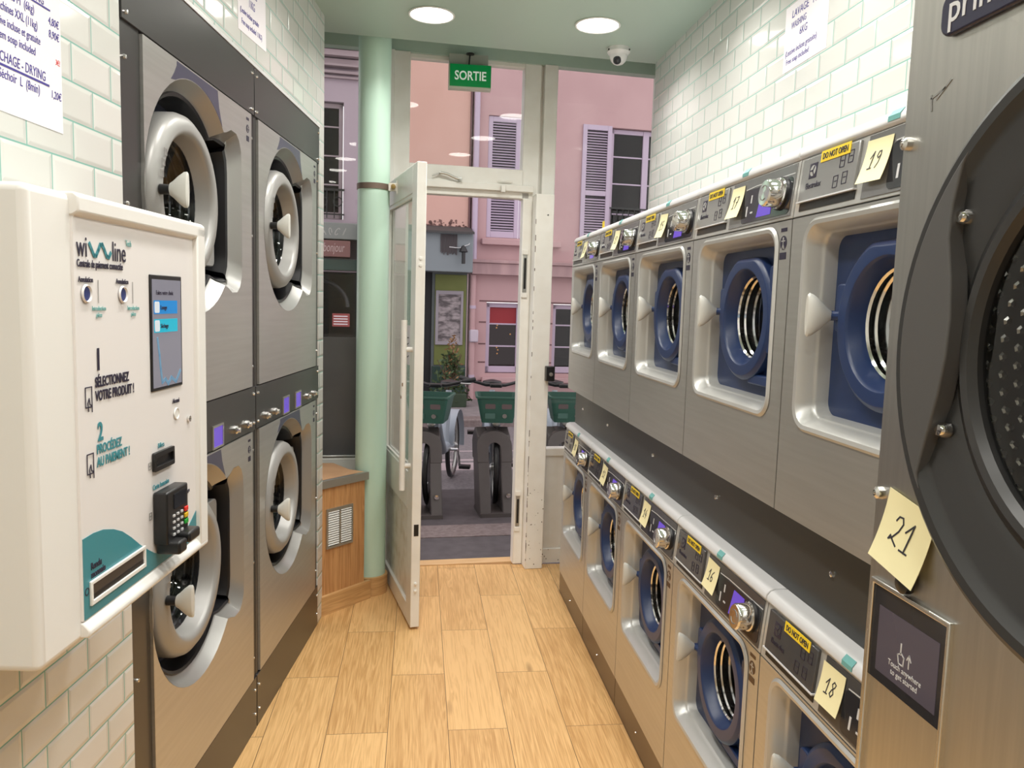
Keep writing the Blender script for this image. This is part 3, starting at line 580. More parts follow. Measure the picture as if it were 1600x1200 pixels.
# sticky notes on the control panels
def sticky(fr, num, label, curl=.016, w=.078, h=.078, dh=.030):
    t = thing('sticky_note', fr, label, 'sticky note', 'numbered yellow sticky notes')
    n = 8; f = lambda z: -curl*((1-z/h)**2)
    loops = [[(x, f(z)+o, z) for x in (-w/2, w/2)] for o, z in [(0, h*i/n) for i in range(n+1)]]
    mb = MB()
    rows = [[(-w/2, f(h*i/n), h*i/n), (w/2, f(h*i/n), h*i/n), (w/2, f(h*i/n)+.0006, h*i/n), (-w/2, f(h*i/n)+.0006, h*i/n)] for i in range(n+1)]
    mb.loft(rows, True, True).build('paper', M_note, t)
    d_ = MB(); digits(d_, num, -.60*dh - .004, h*.32, dh, .0022, 0)
    d_.v = [(x, y + f(z), z) for x, y, z in d_.v]; d_.build('number', M_ink, t); return t
for k in range(5):
    y0 = 4.06 - MW*k; K = .1
    for X, zb, zs, nm, row in ((.777, .115, .664, LOWN[k], 'lower'), (.787, 1.115, .634, UPN[k], 'upper')):
        t = sticky(on_right(X - .0045 + .0012 + .0022, y0 - .296, zb+zs+.030), nm, f'pale yellow sticky note reading {nm} on the {row} washer {POS[k]}', curl=.012 if row == 'upper' else .009)
        t.rotation_euler = (R(-5.7), R(random.uniform(-4, 5)), -PI/2)
tg = MB().prism([(-.02, 0), (.02, 0), (.02, .034), (-.02, .034)], -.001, 0).build('yellow_tag', M_yellow, loc=on_right(.815, 3.503, 1.896)[0], rz=-PI/2)
tag(tg, 'tiny blank yellow tag standing on the top lip of the second upper washer', 'label')
# charcoal plinth between the rows
t = thing('machine_plinth', on_right(.83, 4.05, .93), 'long charcoal plinth panel between the lower and upper washers', 'plinth')
MB().box(0, 3.05, 0, .36, -.0, .183).build('panel', M_plinth, t)
for x in (.2, .72, 1.40, 2.0, 2.62, 2.95): MB().lathe([(.007, 0), (.006, -.005), (0, -.007)], x, .10, 12).build('screw', M_screw, t)

# ================================================================== big washer at the right edge
T = thing('large_washing_machine', on_right(.62, .975, 0), 'big brushed-steel washer with a round black door at the right edge', 'washing machine')
bw = .80; bc = (.40, 1.518)
MB().plate([(0, .10), (bw, .10), (bw, 2.10), (0, 2.10)], [circ(*bc, .20, 48)], 0, .015).box(0, .006, .015, .55, .10, 2.10).box(bw-.006, bw, .015, .55, .10, 2.10).box(0, bw, .54, .55, .1, 2.1).box(0, bw, .015, .55, 2.09, 2.10).build('body', M_steel2, T)
MB().box(0.02, bw-.02, .03, .55, 0, .10).build('kick_plate', M_kick, T)
for z in (1.768, 1.312, .86): MB().lathe([(.009, 0), (.008, -.008), (.004, -.011), (.0035, -.007), (0, -.007)], .012, z, 16).build('bolt', M_screw, T)
for z in (1.62, 1.2): MB().lathe([(.009, 0), (.008, -.008), (0, -.011)], bw-.012, z, 16).build('bolt', M_screw, T)
D = MB().lathe([(.292, 0), (.300, -.012), (.300, -.040), (.294, -.056), (.286, -.061), (.276, -.060), (.268, -.053), (.262, -.049), (.225, -.043), (.212, -.038), (.205, -.040), (.198, -.046), (.190, -.044), (.184, -.036), (.1845, -.026)], *bc, 96).build('door', M_rubgrey, T)
MB().lathe([(.183, -.030), (.16, -.028), (.08, -.02), (0, -.018)], *bc, 64).build('door_glass', glass('big_washer_glass', (.62, .63, .64)), D)
# blade-shaped handle
bl = []
for i in range(25):
    a = R(133 + (216-133)*i/24); bl.append((bc[0] + .279*math.cos(a), bc[1] + .279*math.sin(a)))
inn = [(bc[0]-.232, bc[1]-.145), (bc[0]-.221, bc[1]-.105), (bc[0]-.207, bc[1]-.055), (bc[0]-.199, bc[1]-.01), (bc[0]-.197, bc[1]+.03), (bc[0]-.202, bc[1]+.075), (bc[0]-.210, bc[1]+.115), (bc[0]-.208, bc[1]+.15), (bc[0]-.198, bc[1]+.19)]
MB().prism(list(reversed(bl + inn)), -.062, -.040).build('handle', M_rubgrey2, D, bev=.006, bseg=3)
for x, z in ((.200, 1.655), (.196, 1.426), (.60, 1.655), (.604, 1.426)): MB().lathe([(.0085, -.044), (.0085, -.052), (.006, -.056), (0, -.0565)], x-.005, z, 18).build('bolt', M_chrome, D)
MB().box(bc[0]-.19, bc[0]-.05, .03, .10, bc[1]-.06, bc[1]+.005).build('drum_lifter', M_blk, D, bev=.008)
# perforated drum
pm = mat('perforated_drum_steel', (.20, .195, .18), .36, 1)
MB().lathe([(.1855, -.027), (.1965, -.024), (.1965, .38), (.15, .40), (0, .40)], *bc, 64).build('drum', pm, T)
bu = MB()
def bump(p, n):
    n = Vector(n).normalized(); a = n.orthogonal().normalized(); b_ = n.cross(a); p = Vector(p); q = [p + (a*math.cos(k*PI/3) + b_*math.sin(k*PI/3))*.0055 for k in range(6)]; m_ = [p + n*.0022 + (a*math.cos(k*PI/3) + b_*math.sin(k*PI/3))*.0034 for k in range(6)]
    bu.loft([q, m_], False, True)
for r_ in range(23):
    for k in range(64):
        a = 2*PI*(k + .5*(r_ % 2))/64
        bump((bc[0] + .196*math.cos(a), -.014 + .0172*r_, bc[1] + .196*math.sin(a)), (-math.cos(a), 0, -math.sin(a)))
for iz in range(-13, 14):
    for ix in range(-12, 13):
        x, z = .0205*(ix + .5*(iz % 2)), .0178*iz
        if math.hypot(x, z) < .148: bump((bc[0]+x, .3995, bc[1]+z), (0, -1, 0))
bo = bu.build('drum_dimples', mat('drum_dimple_steel', (.62, .61, .56), .22, 1), T); bo['kind'] = 'stuff'
# badge
bd = MB().prism(rrect(.066, .235, 1.878, 1.93, .018, 6), -.008, 0).build('badge', mat('navy_badge', (.03, .03, .06), .25), T, bev=.003)
text('primus', bd, .080, 1.893, .047, M_lip, -.0085, sx=.98, bold=.0004)
# recessed control window with touch screen
MB().plate([(.012, .905), (.172, .905), (.172, 1.197), (.012, 1.197)], [[(.018, .912), (.166, .912), (.166, 1.190), (.018, 1.190)]], -.006, .002).build('screen_frame', mat('bright_steel_frame', (.7, .69, .66), .25, 1), T, bev=.0015)
MB().box(.018, .166, -.001, .003, .912, 1.062).build('lower_plate', M_steel2, T)
sn = MB().box(.018, .166, -.003, .001, 1.062, 1.190).build('touch_screen', M_fascia, T)
MB().box(.033, .155, -.0035, -.0025, 1.076, 1.165).build('screen_image', mat('dim_lcd', (.03, .028, .03), .12, emit=(.045, .035, .045), es=1), sn)
st = MB().stroke([(.082, 1.106), (.079, 1.117), (.086, 1.121), (.092, 1.117), (.091, 1.106), (.082, 1.106)], .0016, -.0036).stroke([(.085, 1.119), (.085, 1.133)], .0022, -.0036).stroke([(.102, 1.108), (.102, 1.124)], .0016, -.0036).stroke([(.098, 1.118), (.102, 1.125), (.106, 1.118)], .0016, -.0036).build('touch_icon', M_lip, sn)
text('Touch anywhere\nto get started', sn, .094, 1.096, .0105, M_lip, -.0037, align='CENTER', sx=.95)
MB().lathe([(.013, 0), (.013, -.010), (.009, -.013), (0, -.0135)], .083, 1.212, 20).build('key_button', M_blk, T)
MB().plate(rrect(.20, .58, .60, .93, .012, 4), [rrect(.206, .574, .606, .924, .010, 4)], -.003, 0).build('lower_hatch', M_steel2, T)
scb = MB()
for a, b_ in (((.05, 1.815), (.075, 1.822)), ((.052, 1.80), (.05, 1.818)), ((.06, 1.812), (.085, 1.829))): scb.stroke([a, b_], .0025, -.0003)
scb.build('scuff_mark', M_bezel, T)
t = sticky(on_right(.617, .910, 1.222), '21', 'pale yellow sticky note reading 21 on the big steel washer', curl=.014, w=.096, h=.096, dh=.040)
t.rotation_euler = (0, R(10), -PI/2)

# ================================================================== payment terminal on the left wall
T = thing('payment_terminal', on_left(-1.557, 0, 0), 'white wall-mounted payment terminal with touch screen and teal wave', 'payment terminal')
MB().prism([(-.105, 1.024), (.455, 1.024), (.455, 1.689), (-.105, 1.689)], -.236, 0).build('housing', M_disp, T, bev=.012, bseg=3)
MB().prism([(-.002, 1.056), (.425, 1.056), (.425, 1.658), (-.002, 1.658)], -.240, -.20).build('front_panel', M_panel, T)
MB().xprism([(-.2, 1.658), (-.240, 1.656), (-.250, 1.662), (-.250, 1.684), (-.243, 1.690), (-.2, 1.690)], -.004, .464).xprism([(-.2, 1.056), (-.240, 1.054), (-.250, 1.042), (-.250, 1.034), (-.246, 1.030), (-.2, 1.030)], -.003, .464).box(.425, .464, -.250, -.2, 1.04, 1.68).build('cover_rim', M_disp, T, bev=.004)
Y = -.2408
FP = MB().prism([(0, 1.057)] + [(.4245, 1.057)] + [(.4245, 1.112), (.40, 1.098), (.37, 1.083), (.335, 1.073), (.30, 1.070), (.267, 1.073), (.235, 1.085), (.21, 1.099), (.18, 1.118), (.15, 1.140), (.12, 1.159), (.092, 1.171), (.06, 1.180), (.03, 1.183), (0, 1.182)], Y, -.2395).build('teal_wave', M_teal, T)
def tx(s, x, z, size, m=M_text, **k): return text(s, T, x, z, size, m, Y-.0004, **k)
tx('wi', .004, 1.600, .044, sx=.72); tx('line', .106, 1.598, .044, sx=.72)
MB().stroke([(.040 + .0062*i, 1.612 + .010*math.sin(i*PI*2/6.2 + 2.2)) for i in range(11)], .006, Y).build('logo_wave', M_teal, T)
tx('Tech', .150, 1.624, .014, M_tealtape, sx=.7)
tx('Centrale de paiement connectée', .004, 1.585, .0155, sx=.66, bold=.0003)
for x in (.027, .137):
    MB().lathe([(.014, Y-.001), (.012, Y-.0035), (.0105, Y-.001)], x, 1.546, 24).build('button_rim', M_panel, T)
    MB().prism(circ(x, 1.546, .0105, 20), Y-.001, Y).build('cancel_button', mat('deep_blue_button', (.03, .045, .18), .3), T)
    tx('Annulation', x, 1.563, .0115, align='CENTER', sx=.8, bold=.0002)
    MB().box(x+.0345, x+.0357, Y-.0004, Y, 1.532, 1.567).build('coin_slot', M_bezel, T)
    tx('Introduction\npièce', x+.036, 1.521, .010, M_tealtape, align='CENTER', sx=.8)
S = MB().box(.232, .363, Y-.002, Y+.001, 1.376, 1.582).build('touch_screen', M_blk, T, bev=.002)
MB().box(.238, .357, Y-.0026, Y-.0019, 1.382, 1.574).build('screen_image', mat('grey_lcd', (.10, .10, .12), .12, emit=(.20, .19, .22), es=.8), S)
for z, c in ((1.513, (.01, .16, .42)), (1.480, (.01, .30, .42))):
    MB().box(.243, .340, Y-.0031, Y-.0025, z, z+.024).build('screen_button', mat('lcd_button_%d' % (z*1000), c, .2, emit=c, es=.7), S)
    MB().prism(rrect(.245, .264, z+.002, z+.022, .003, 2), Y-.0035, Y-.003).build('button_icon', mat('lcd_icon', (.5, .55, .6), .3, emit=(.5, .55, .6), es=.5), S)
    text('Lavage' if z > 1.5 else 'Séchage', S, .268, z+.008, .011, M_text, Y-.0036, sx=.9)
text('Faites votre choix', S, .252, 1.547, .0115, M_text, Y-.003, sx=.85)
MB().stroke([(.255, 1.47), (.262, 1.44), (.266, 1.415), (.272, 1.39), (.285, 1.395), (.297, 1.385), (.31, 1.396), (.33, 1.386), (.35, 1.405)], .006, Y-.0027).build('screen_wave', mat('lcd_wave', (.10, .2, .3), .3, emit=(.08, .16, .24), es=.8), S)
tx('1', .047, 1.431, .047, sx=.85, bold=.001)
tx('SÉLECTIONNEZ', .046, 1.405, .0215, sx=.70, bold=.0006); tx('VOTRE PRODUIT !', .046, 1.384, .0215, sx=.70, bold=.0006)
tx('2', .050, 1.322, .040, M_teal, sx=.8, bold=.001); tx('PROCÉDEZ', .046, 1.302, .0205, M_teal, sx=.75, bold=.0005); tx('AU PAIEMENT !', .046, 1.282, .0205, M_teal, sx=.75, bold=.0005)
for z in (1.377, 1.276):
    MB().stroke([(.018, z), (.018, z+.03), (.036, z+.03), (.036, z), (.018, z)], .0016, Y).stroke([(.026, z-.006), (.024, z+.006), (.028, z+.013), (.030, z+.004), (.036, z+.001), (.036, z-.008)], .0016, Y).build('hand_icon', M_text, T)
tx('Abonné', .335, 1.345, .012, align='CENTER', sx=.8, bold=.0002)
MB().lathe([(.0115, Y), (.010, Y-.002), (.009, Y+.0), (.0088, Y+.002)], .336, 1.324, 24).prism(circ(.336, 1.324, .009, 20), Y-.0006, Y).build('card_reader_dimple', M_disp, T)
MB().lathe([(.006, Y), (.006, Y-.004), (.003, Y-.0045), (0, Y-.003)], .392, 1.306, 18).build('key_lock', M_chrome, T)
tx('Billets', .255, 1.272, .013, M_teal, sx=.85); tx('Carte bancaire', .232, 1.200, .013, M_teal, sx=.85, bold=.0002); tx('Reçu', .372, 1.160, .011, sx=.9, bold=.0003)
bs = MB().plate(rrect(.231, .313, 1.233, 1.267, .003, 3), [rrect(.237, .308, 1.241, 1.258, .002, 3)], Y-.006, Y).build('bill_slot', M_blk, T, bev=.0015); MB().box(.235, .31, Y-.001, Y, 1.238, 1.262).build('slot_back', M_black, bs)
ic = MB()
for x, z in ((.218, 1.240), (.217, 1.150), (.347, 1.148)): ic.stroke([(x, z), (x, z+.012), (x+.009, z+.012), (x+.009, z), (x, z)], .001, Y).stroke([(x+.002, z+.006), (x+.007, z+.006)], .0015, Y)
ic.build('icons', M_bezel, T)
CT = MB().prism(rrect(.231, .322, 1.100, 1.196, .004, 3), Y-.026, Y).build('card_terminal', M_blk, T, bev=.003)
MB().box(.258, .310, Y-.0275, Y-.0255, 1.160, 1.187).build('terminal_screen', M_fascia, CT)
for r_ in range(4):
    for c_ in range(3):
        MB().box(.252 + .017*c_, .259 + .017*c_, Y-.0285, Y-.0255, 1.112 + .0115*r_, 1.116 + .0115*r_).build('key', M_lip, CT)
for z, c in ((1.144, (.75, .03, .02)), (1.132, (.8, .5, .02)), (1.120, (.02, .40, .05))): MB().box(.302, .316, Y-.029, Y-.0255, z, z+.0085).build('coloured_key', mat('key_%d' % (z*1000), c, .4), CT, bev=.001)
MB().prism(rrect(.234, .268, 1.082, 1.106, .005, 3), Y-.046, Y-.002).prism(rrect(.274, .324, 1.092, 1.112, .006, 3), Y-.048, Y-.002).build('card_slot', M_blk, CT, bev=.004)
cs = MB().plate([(.014, 1.074), (.195, 1.074), (.195, 1.112), (.014, 1.112)], [[(.020, 1.081), (.189, 1.081), (.189, 1.106), (.020, 1.106)]], Y-.004, Y).build('coin_return', M_disp, T, bev=.001)
MB().box(.020, .189, Y-.0008, Y+.0005, 1.081, 1.106).build('coin_tray', mat('dull_steel_tray', (.16, .14, .13), .4, .8), cs); MB().box(.020, .189, Y-.0015, Y-.0007, 1.081, 1.0885).build('tray_gap', M_black, cs)
tx('Rendu\nmonnaie', .020, 1.128, .0155, sx=.8, bold=.0003, ls=.85); MB().lathe([(.006, Y), (.006, Y-.0005), (.0045, Y-.0005), (.0045, Y)], .008, 1.099, 18).build('coin_icon', M_text, T)

# ================================================================== handwritten paper signs
def sheet(fr, w, h, label, tilt=0):
    t = thing('paper_sign', fr, label, 'paper sign', 'handwritten paper signs')
    MB().box(0, w, -.0012, -.0002, 0, h).build('paper', M_paper, t); t.rotation_euler = (0, tilt, fr[1]); return t
t = sheet(on_left(-1.358, 1.848, .0), .212, .297, 'handwritten price list sheet taped to the left tiles above the payment terminal')
def hw(t, s, x, z, size, m=M_bluink, sx=.72, sh=.1): return text(s, t, x, z, size, m, -.0015, sx=sx, shear=sh, name='handwriting')
hw(t, 'LAVAGE - WASHING', .014, .218, .022); hw(t, '• Machines M  (6kg)', .008, .192, .021); hw(t, '4,80€', .172, .190, .020)
hw(t, '• Machines XXL (11kg)', .008, .167, .021, sx=.66); hw(t, '8,90€', .172, .167, .020); hw(t, 'Lessive incluse et gratuite', .008, .143, .020, sx=.66); hw(t, 'Barem soap included', .008, .120, .020)
hw(t, 'SÉCHAGE - DRYING', .010, .083, .0245, sx=.68); hw(t, '• Séchoir  L  (8min)', .012, .055, .023, sx=.7); hw(t, '1,20€', .174, .059, .020); hw(t, '3€!', .192, .123, .014, M_redink)
MB().stroke([(.012, .213), (.178, .215)], .003, -.0013).stroke([(.010, .0765), (.168, .078)], .0038, -.0013).build('underline', M_bluink, t)
t = sheet(on_left(-.152, 2.378, .0), .285, .21, 'handwritten 11KG sheet taped above the grey machine towers', R(-3))
hw(t, 'LAVAGE  XXL', .05, .175, .032); hw(t, 'WASHING', .09, .135, .03); hw(t, '11KG', .105, .095, .036); hw(t, '(Lessive incluse gratuite', .02, .058, .024, sx=.8); hw(t, 'Free soap included  11KG)', .03, .025, .024, sx=.8)
t = sheet(on_right(1.2, 2.602, 2.343), .285, .21, 'handwritten LAVAGE M 6KG sheet taped to the right tiled wall', 0)
hw(t, 'LAVAGE   M', .045, .165, .034, sx=.9); hw(t, 'WASHING', .045, .130, .03); hw(t, '6KG', .105, .095, .034, sx=.8); hw(t, '(Lessive incluse gratuite)', .012, .050, .025, sx=.85); hw(t, 'Free soap included', .02, .022, .024, sx=.85)

# ================================================================== THE STREET (frame: u along the shopfront, v out into the street)
M_asph = noisy('asphalt', (.165, .145, .155), (.225, .20, .21), .8, 30, bump=.5, detail=8)
M_asphdk = noisy('wet_dark_asphalt', (.080, .067, .071), (.105, .09, .095), .6, 12, detail=8)
M_kerb = noisy('kerb_granite', (.17, .125, .12), (.24, .19, .185), .7, 30, detail=8)
M_pave = noisy('street_pavement', (.22, .19, .195), (.27, .235, .24), .8, 8, detail=6)
M_pink = noisy('pink_render', (.50, .315, .325), (.55, .355, .365), .85, 1.3, detail=6)
M_pinkd = noisy('dirty_pink_ledge', (.40, .26, .27), (.50, .33, .335), .85, 2.5, stretch=(3, 3, .5), detail=6)
M_orange = noisy('salmon_render', (.60, .36, .305), (.65, .405, .35), .85, 1.0, detail=6)
M_lilac = mat('lilac_paint', (.52, .42, .54), .5)
M_groove = mat('shadow_groove', (.16, .085, .09), .9)
M_wglass = glass('far_window_glass', (.35, .33, .36), .02)
M_int = mat('dim_interior', (.05, .04, .045), .8)
M_fasc = mat('grey_blue_fascia', (.22, .25, .27), .5)
M_grn = noisy('olive_green_panel', (.13, .15, .035), (.17, .19, .05), .6, 2)
M_dkgrn = mat('dark_green_paint', (.02, .045, .035), .5)
def st_(mb, name, m, bev=0, fl=True): return struct(mb.build(name, m, loc=F0, rz=FA, bev=bev, flat=fl))
st_(MB().box(-6, 9, .06, .86, -.35, -.09), 'ground_doorstep_pavement', M_asphdk)
st_(MB().box(-6, 9, .86, 1.15, -.35, -.085), 'ground_stone_strip', M_kerb)
st_(MB().box(-6, 9, 1.15, 2.3, -.35, -.10), 'ground_parking_bay', M_asphdk)
st_(MB().box(-6, 9, 2.3, 5.75, -.35, -.105), 'road', M_asph)
st_(MB().box(-6, 9, 5.75, 6.05, -.35, .0), 'ground_far_kerb', M_kerb, .02, False)
st_(MB().box(-6, 9, 6.05, 8.2, -.35, -.005), 'ground_far_pavement', M_pave)
rm = MB().zprism([(-6, 3.55), (9, 3.55), (9, 3.63), (-6, 3.63)], -.105, -.1035).zprism([(-6, 4.05), (9, 4.05), (9, 4.10), (-6, 4.10)], -.105, -.1035).zprism([(.2, 3.1), (2.2, 3.1), (1.5, 3.45), (.0, 3.45)], -.105, -.1035)
st_(rm, 'road_marking', mat('worn_road_paint', (.42, .34, .36), .7))

V = 7.92
B1 = thing('building', on_front(0, V, 0), 'pink rendered town house across the street with lilac shutters', 'building')
# facade pieces around the openings
def wall_with(x0, x1, z0, z1, holes, y0=0, y1=.25): return MB().plate([(x0, z0), (x1, z0), (x1, z1), (x0, z1)], [[(a, c), (b, c), (b, d_), (a, d_)] for a, b, c, d_ in holes], y0, y1)
holes = [(1.78, 2.36, .42, 1.56), (2.88, 3.50, .42, 1.56), (1.74, 2.80, 2.58, 4.46), (3.76, 5.0, 2.60, 4.42)]
wall_with(1.50, 9, -.05, 7.5, holes).build('wall', M_pink, B1, flat=True)
gr = MB()
for z in (.02, .30, .60, .894, 1.241, 1.577):
    segs = [(1.66, 9)] if z < .4 else [(1.66, 1.775), (2.365, 2.875), (3.505, 9)]
    if z > 1.56: segs = [(1.66, 9)]
    for a, b_ in segs: gr.box(a, b_, -.004, .01, z-.011, z+.011)
gr.build('wall_groove', M_groove, B1)
MB().box(1.51, 9, -.16, 0, 1.99, 2.17).box(1.50, 9, -.19, 0, 2.17, 2.22).build('cornice', M_pinkd, B1, bev=.008)
MB().box(1.66, 2.95, -.12, 0, 2.46, 2.555).build('window_sill', M_pink, B1, bev=.01); MB().box(1.72, 3.6, -.10, 0, .275, .36).build('window_sill', M_pink, B1, bev=.01)
def shutter(parent, x0, x1, z0, z1, y, mid=None, name='shutter'):
    s = MB().box(x0, x0+.07, y-.035, y, z0, z1).box(x1-.07, x1, y-.035, y, z0, z1).box(x0+.07, x1-.07, y-.035, y, z0, z0+.1).box(x0+.07, x1-.07, y-.035, y, z1-.08, z1)
    if mid: s.box(x0+.07, x1-.07, y-.035, y, mid-.04, mid+.04)
    o = s.build(name, M_lilac, parent, bev=.004)
    l = MB(); z = z0+.11
    while z < z1-.10:
        if not (mid and abs(z+.018-mid) < .06): l.xprism([(y-.032, z), (y-.004, z+.026), (y-.001, z+.026), (y-.029, z)], x0+.068, x1-.068)
        z += .042
    l.build('louvres', M_lilac, o); MB().box(x0+.07, x1-.07, y-.0008, y, z0+.1, z1-.08).build('backing', mat('shutter_gap_dark', (.05, .04, .05), .8), o)
shutter(B1, 1.745, 2.26, 2.585, 4.455, .06); shutter(B1, 2.27, 2.79, 2.585, 4.455, .06)
shutter(B1, 3.27, 3.755, 2.55, 4.43, -.005, 3.36)
# ground floor windows
def win(parent, x0, x1, z0, z1, name='window', top=M_lilac, bars=(.38, .7), red=False, fm=None, mid=False):
    fm = fm or M_lilac
    MB().box(x0, x1, .24, .25, z0, z1).build('room_dark', M_int, parent)
    f = MB().box(x0, x0+.06, .08, .14, z0, z1).box(x1-.06, x1, .08, .14, z0, z1).box(x0, x1, .08, .14, z1-.07, z1).box(x0, x1, .08, .14, z0, z0+.10)
    if mid: f.box((x0+x1)/2-.05, (x0+x1)/2+.05, .07, .14, z0, z1)
    for b_ in bars: f.box(x0, x1, .09, .13, z0+(z1-z0)*b_-.012, z0+(z1-z0)*b_+.012)
    o = f.build(name, fm, parent, bev=.004)
    if not red: MB().box(x0+.05, x1-.05, .105, .111, z0+.08, z1-.06).build('pane', M_wglass, o)
    else:
        k = z0+(z1-z0)*bars[1]
        MB().box(x0+.06, x1-.06, .112, .118, k+.01, z1-.06).build('red_blind', mat('red_blind_cloth', (.30, .022, .03), .6), o)
        MB().box(x0+.06, x1-.06, .15, .155, z0+.1, k).build('interior_glow', mat('warm_dim_room', (.06, .03, .03), .8, emit=(.09, .028, .018), es=.8), o)
        MB().box(x0+.06, x1-.06, .113, .116, z0+.1, k).build('pane', M_wglass, o)
        li = MB()
        for x, z in ((.19, .72), (.20, .76), (.28, .78), (.40, .80), (.42, .62), (.22, .36), (.21, .30), (.23, .42), (.20, .40)): li.prism(circ(x0+x, z0+z, .012, 8), .149, .150)
        li.build('lit_lamps', mat('warm_lamps', (1, .6, .2), .5, emit=(1, .5, .12), es=4), o)
    return o
win(B1, 1.79, 2.35, .43, 1.55, red=True); win(B1, 2.89, 3.49, .43, 1.55)
win(B1, 3.77, 4.99, 2.61, 4.41, bars=(.25, .52, .76), mid=True)
rl = MB().box(3.76, 5.0, -.02, .01, 3.13, 3.155)
for i in range(13): rl.tube([(3.80+i*.1, -.005, 2.6), (3.80+i*.1, -.005, 3.14)], .009, 6)
rl.build('railing', M_blk, B1)
B2 = thing('building', on_front(0, V, 0), 'salmon rendered house with a green shopfront across the street', 'building')
wall_with(-.25, 1.45, 1.95, 7.5, []).build('wall', M_orange, B2, flat=True)
MB().box(1.452, 1.475, -.035, .25, 2.0, 7.5).build('party_joint', M_groove, B2)
MB().box(-.25, 1.47, -.45, 0, 2.00, 2.60).build('fascia_box', M_fasc, B2, bev=.01)
aw = MB().xprism([(-.55, 2.60), (0, 2.72), (0, 2.70), (-.55, 2.57)], -.25, 1.47).build('canopy', mat('grimy_canopy', (.06, .055, .055), .7), B2)
mo = MB()
for i in range(90): mo.prism(circ(random.uniform(.6, 1.42), 2.70 + .12*random.random()**2.5, random.uniform(.008, .03), 7), -.006, 0)
mo.build('grime_patch', mat('grime_stain', (.20, .11, .10), .9), B2)
pl_ = MB()
for i in range(16): pl_.box(.97+i*.016, .98+i*.016, -.47, -.45, 2.27+random.uniform(-.02, .03), 2.56)
pl_.build('hanging_bundle', mat('grey_rags', (.10, .085, .09), .8), B2)
lp = MB().tube([(1.30, -.45, 2.35), (1.30, -.55, 2.37), (1.30, -.60, 2.32), (1.30, -.60, 2.12)], .028, 10).zlathe([(.03, 2.38), (.07, 2.30), (.05, 2.29)], 1.30, -.58, 14).build('wall_lamp', M_blk, B2)
MB().tube([(1.47, -.30, 2.55), (1.40, -.47, 2.42), (1.25, -.47, 2.36), (1.10, -.47, 2.37)], .008, 6).build('cable', M_lip, B2)
MB().box(.90, 1.455, -.05, .2, -.02, 2.00).build('pier', mat('dark_slate_pier', (.10, .115, .115), .6), B2)
MB().box(.945, 1.44, -.065, -.045, .55, 1.97).build('green_panel', M_grn, B2, bev=.004)
MB().box(.92, 1.45, -.10, -.045, .0, .53).build('lower_panel', M_dkgrn, B2, bev=.006)
MB().box(-.25, .58, -.02, .2, -.02, 2.0).build('shopfront', mat('dark_shopfront', (.03, .04, .038), .4), B2)
MB().box(.58, .90, -.02, .2, -.02, 2.0).build('doorway', mat('black_doorway', (.012, .012, .013), .7), B2)
PF = MB().plate([(.955, .87), (1.39, .87), (1.39, 1.72), (.955, 1.72)], [[(1.0, .925), (1.35, .925), (1.35, 1.66), (1.0, 1.66)]], -.10, -.064).build('poster_frame', mat('grey_poster_frame', (.30, .27, .30), .5), B2, bev=.006)
pm_ = noisy('weathered_poster', (.09, .075, .08), (.36, .31, .32), .6, 7, stretch=(1, 1, 2.5), detail=9, lo=.40, hi=.62)
MB().box(1.0, 1.35, -.085, -.07, .925, 1.66).build('poster', pm_, PF)
# left part of the street: house and shop seen through the left window
B3 = thing('building', on_front(0, V, 0), 'lilac-grey house with a shopfront seen left of the mint column', 'building')
wall_with(-5, -.252, 1.95, 7.5, [(-1.75, -.47, 2.74, 4.47)]).build('wall', mat('lilac_grey_render', (.40, .32, .37), .8), B3, flat=True)
cn = MB()
for z, d_, h_ in ((5.27, .30, .07), (5.16, .22, .08), (5.06, .12, .08), (4.98, .16, .03), (4.90, .10, .04), (4.83, .06, .03)): cn.box(-5, -.252, -d_, 0, z-h_, z)
cn.build('cornice', mat('mauve_stone', (.36, .28, .30), .8), B3)
MB().box(-5, -.252, -.34, 0, 5.27, 5.35).build('gutter', M_dark, B3)
win(B3, -1.74, -.48, 2.75, 4.46, bars=(.3, .55, .8), fm=mat('mauve_window_frame', (.30, .24, .26), .6))
rl = MB().box(-1.75, -.45, -.06, -.03, 3.16, 3.19).box(-1.75, -.45, -.06, -.03, 2.80, 2.82)
for i in range(12): rl.tube([(-1.7+i*.11, -.045, 2.75), (-1.7+i*.11, -.045, 3.17)], .008, 6)
for i in range(6): rl.lathe([(.06, -.045), (.07, -.05), (.075, -.045), (.06, -.045)], -1.65+i*.22, 3.0, 14)
rl.build('railing', M_blk, B3)
MB().box(-5, -.252, -.35, 0, 2.42, 2.66).build('shop_fascia', mat('grey_green_fascia', (.20, .21, .20), .6), B3, bev=.01)
sq = MB()
for i in range(9): sq.stroke([(-1.25+i*.10 + .035*math.cos(a*.7)*(.6+.4*(i % 2)), 2.53 + .05*math.sin(a*.7+i)) for a in range(8)], .012, -.351)
sq.build('script_lettering', mat('pale_shop_letters', (.42, .40, .38), .6), B3)
MB().box(-5, -.36, -.36, -.01, 2.16, 2.40).build('shop_sign', mat('dull_red_sign', (.19, .085, .08), .6), B3, bev=.008)
text('bonjour', B3, -.755, 2.235, .19, mat('pale_pink_letters', (.46, .34, .33), .6), -.362, sx=.50, shear=.2)
MB().box(-5, -.252, -.30, -.01, 1.97, 2.13).build('green_band', M_dkgrn, B3)
MB().box(-5, -.252, .20, .22, -.02, 1.95).build('shop_interior', mat('dark_shop_room', (.018, .018, .02), .7), B3)
MB().box(-5, -.252, -.02, -.01, .0, 1.92).build('shop_glass', M_wglass, B3)
MB().tube([(-.85 + .46*math.cos(R(a)), -.06, 1.42 + .40*math.sin(R(a))) for a in range(0, 181, 10)], .03, 8).build('arch_trim', M_blk, B3)
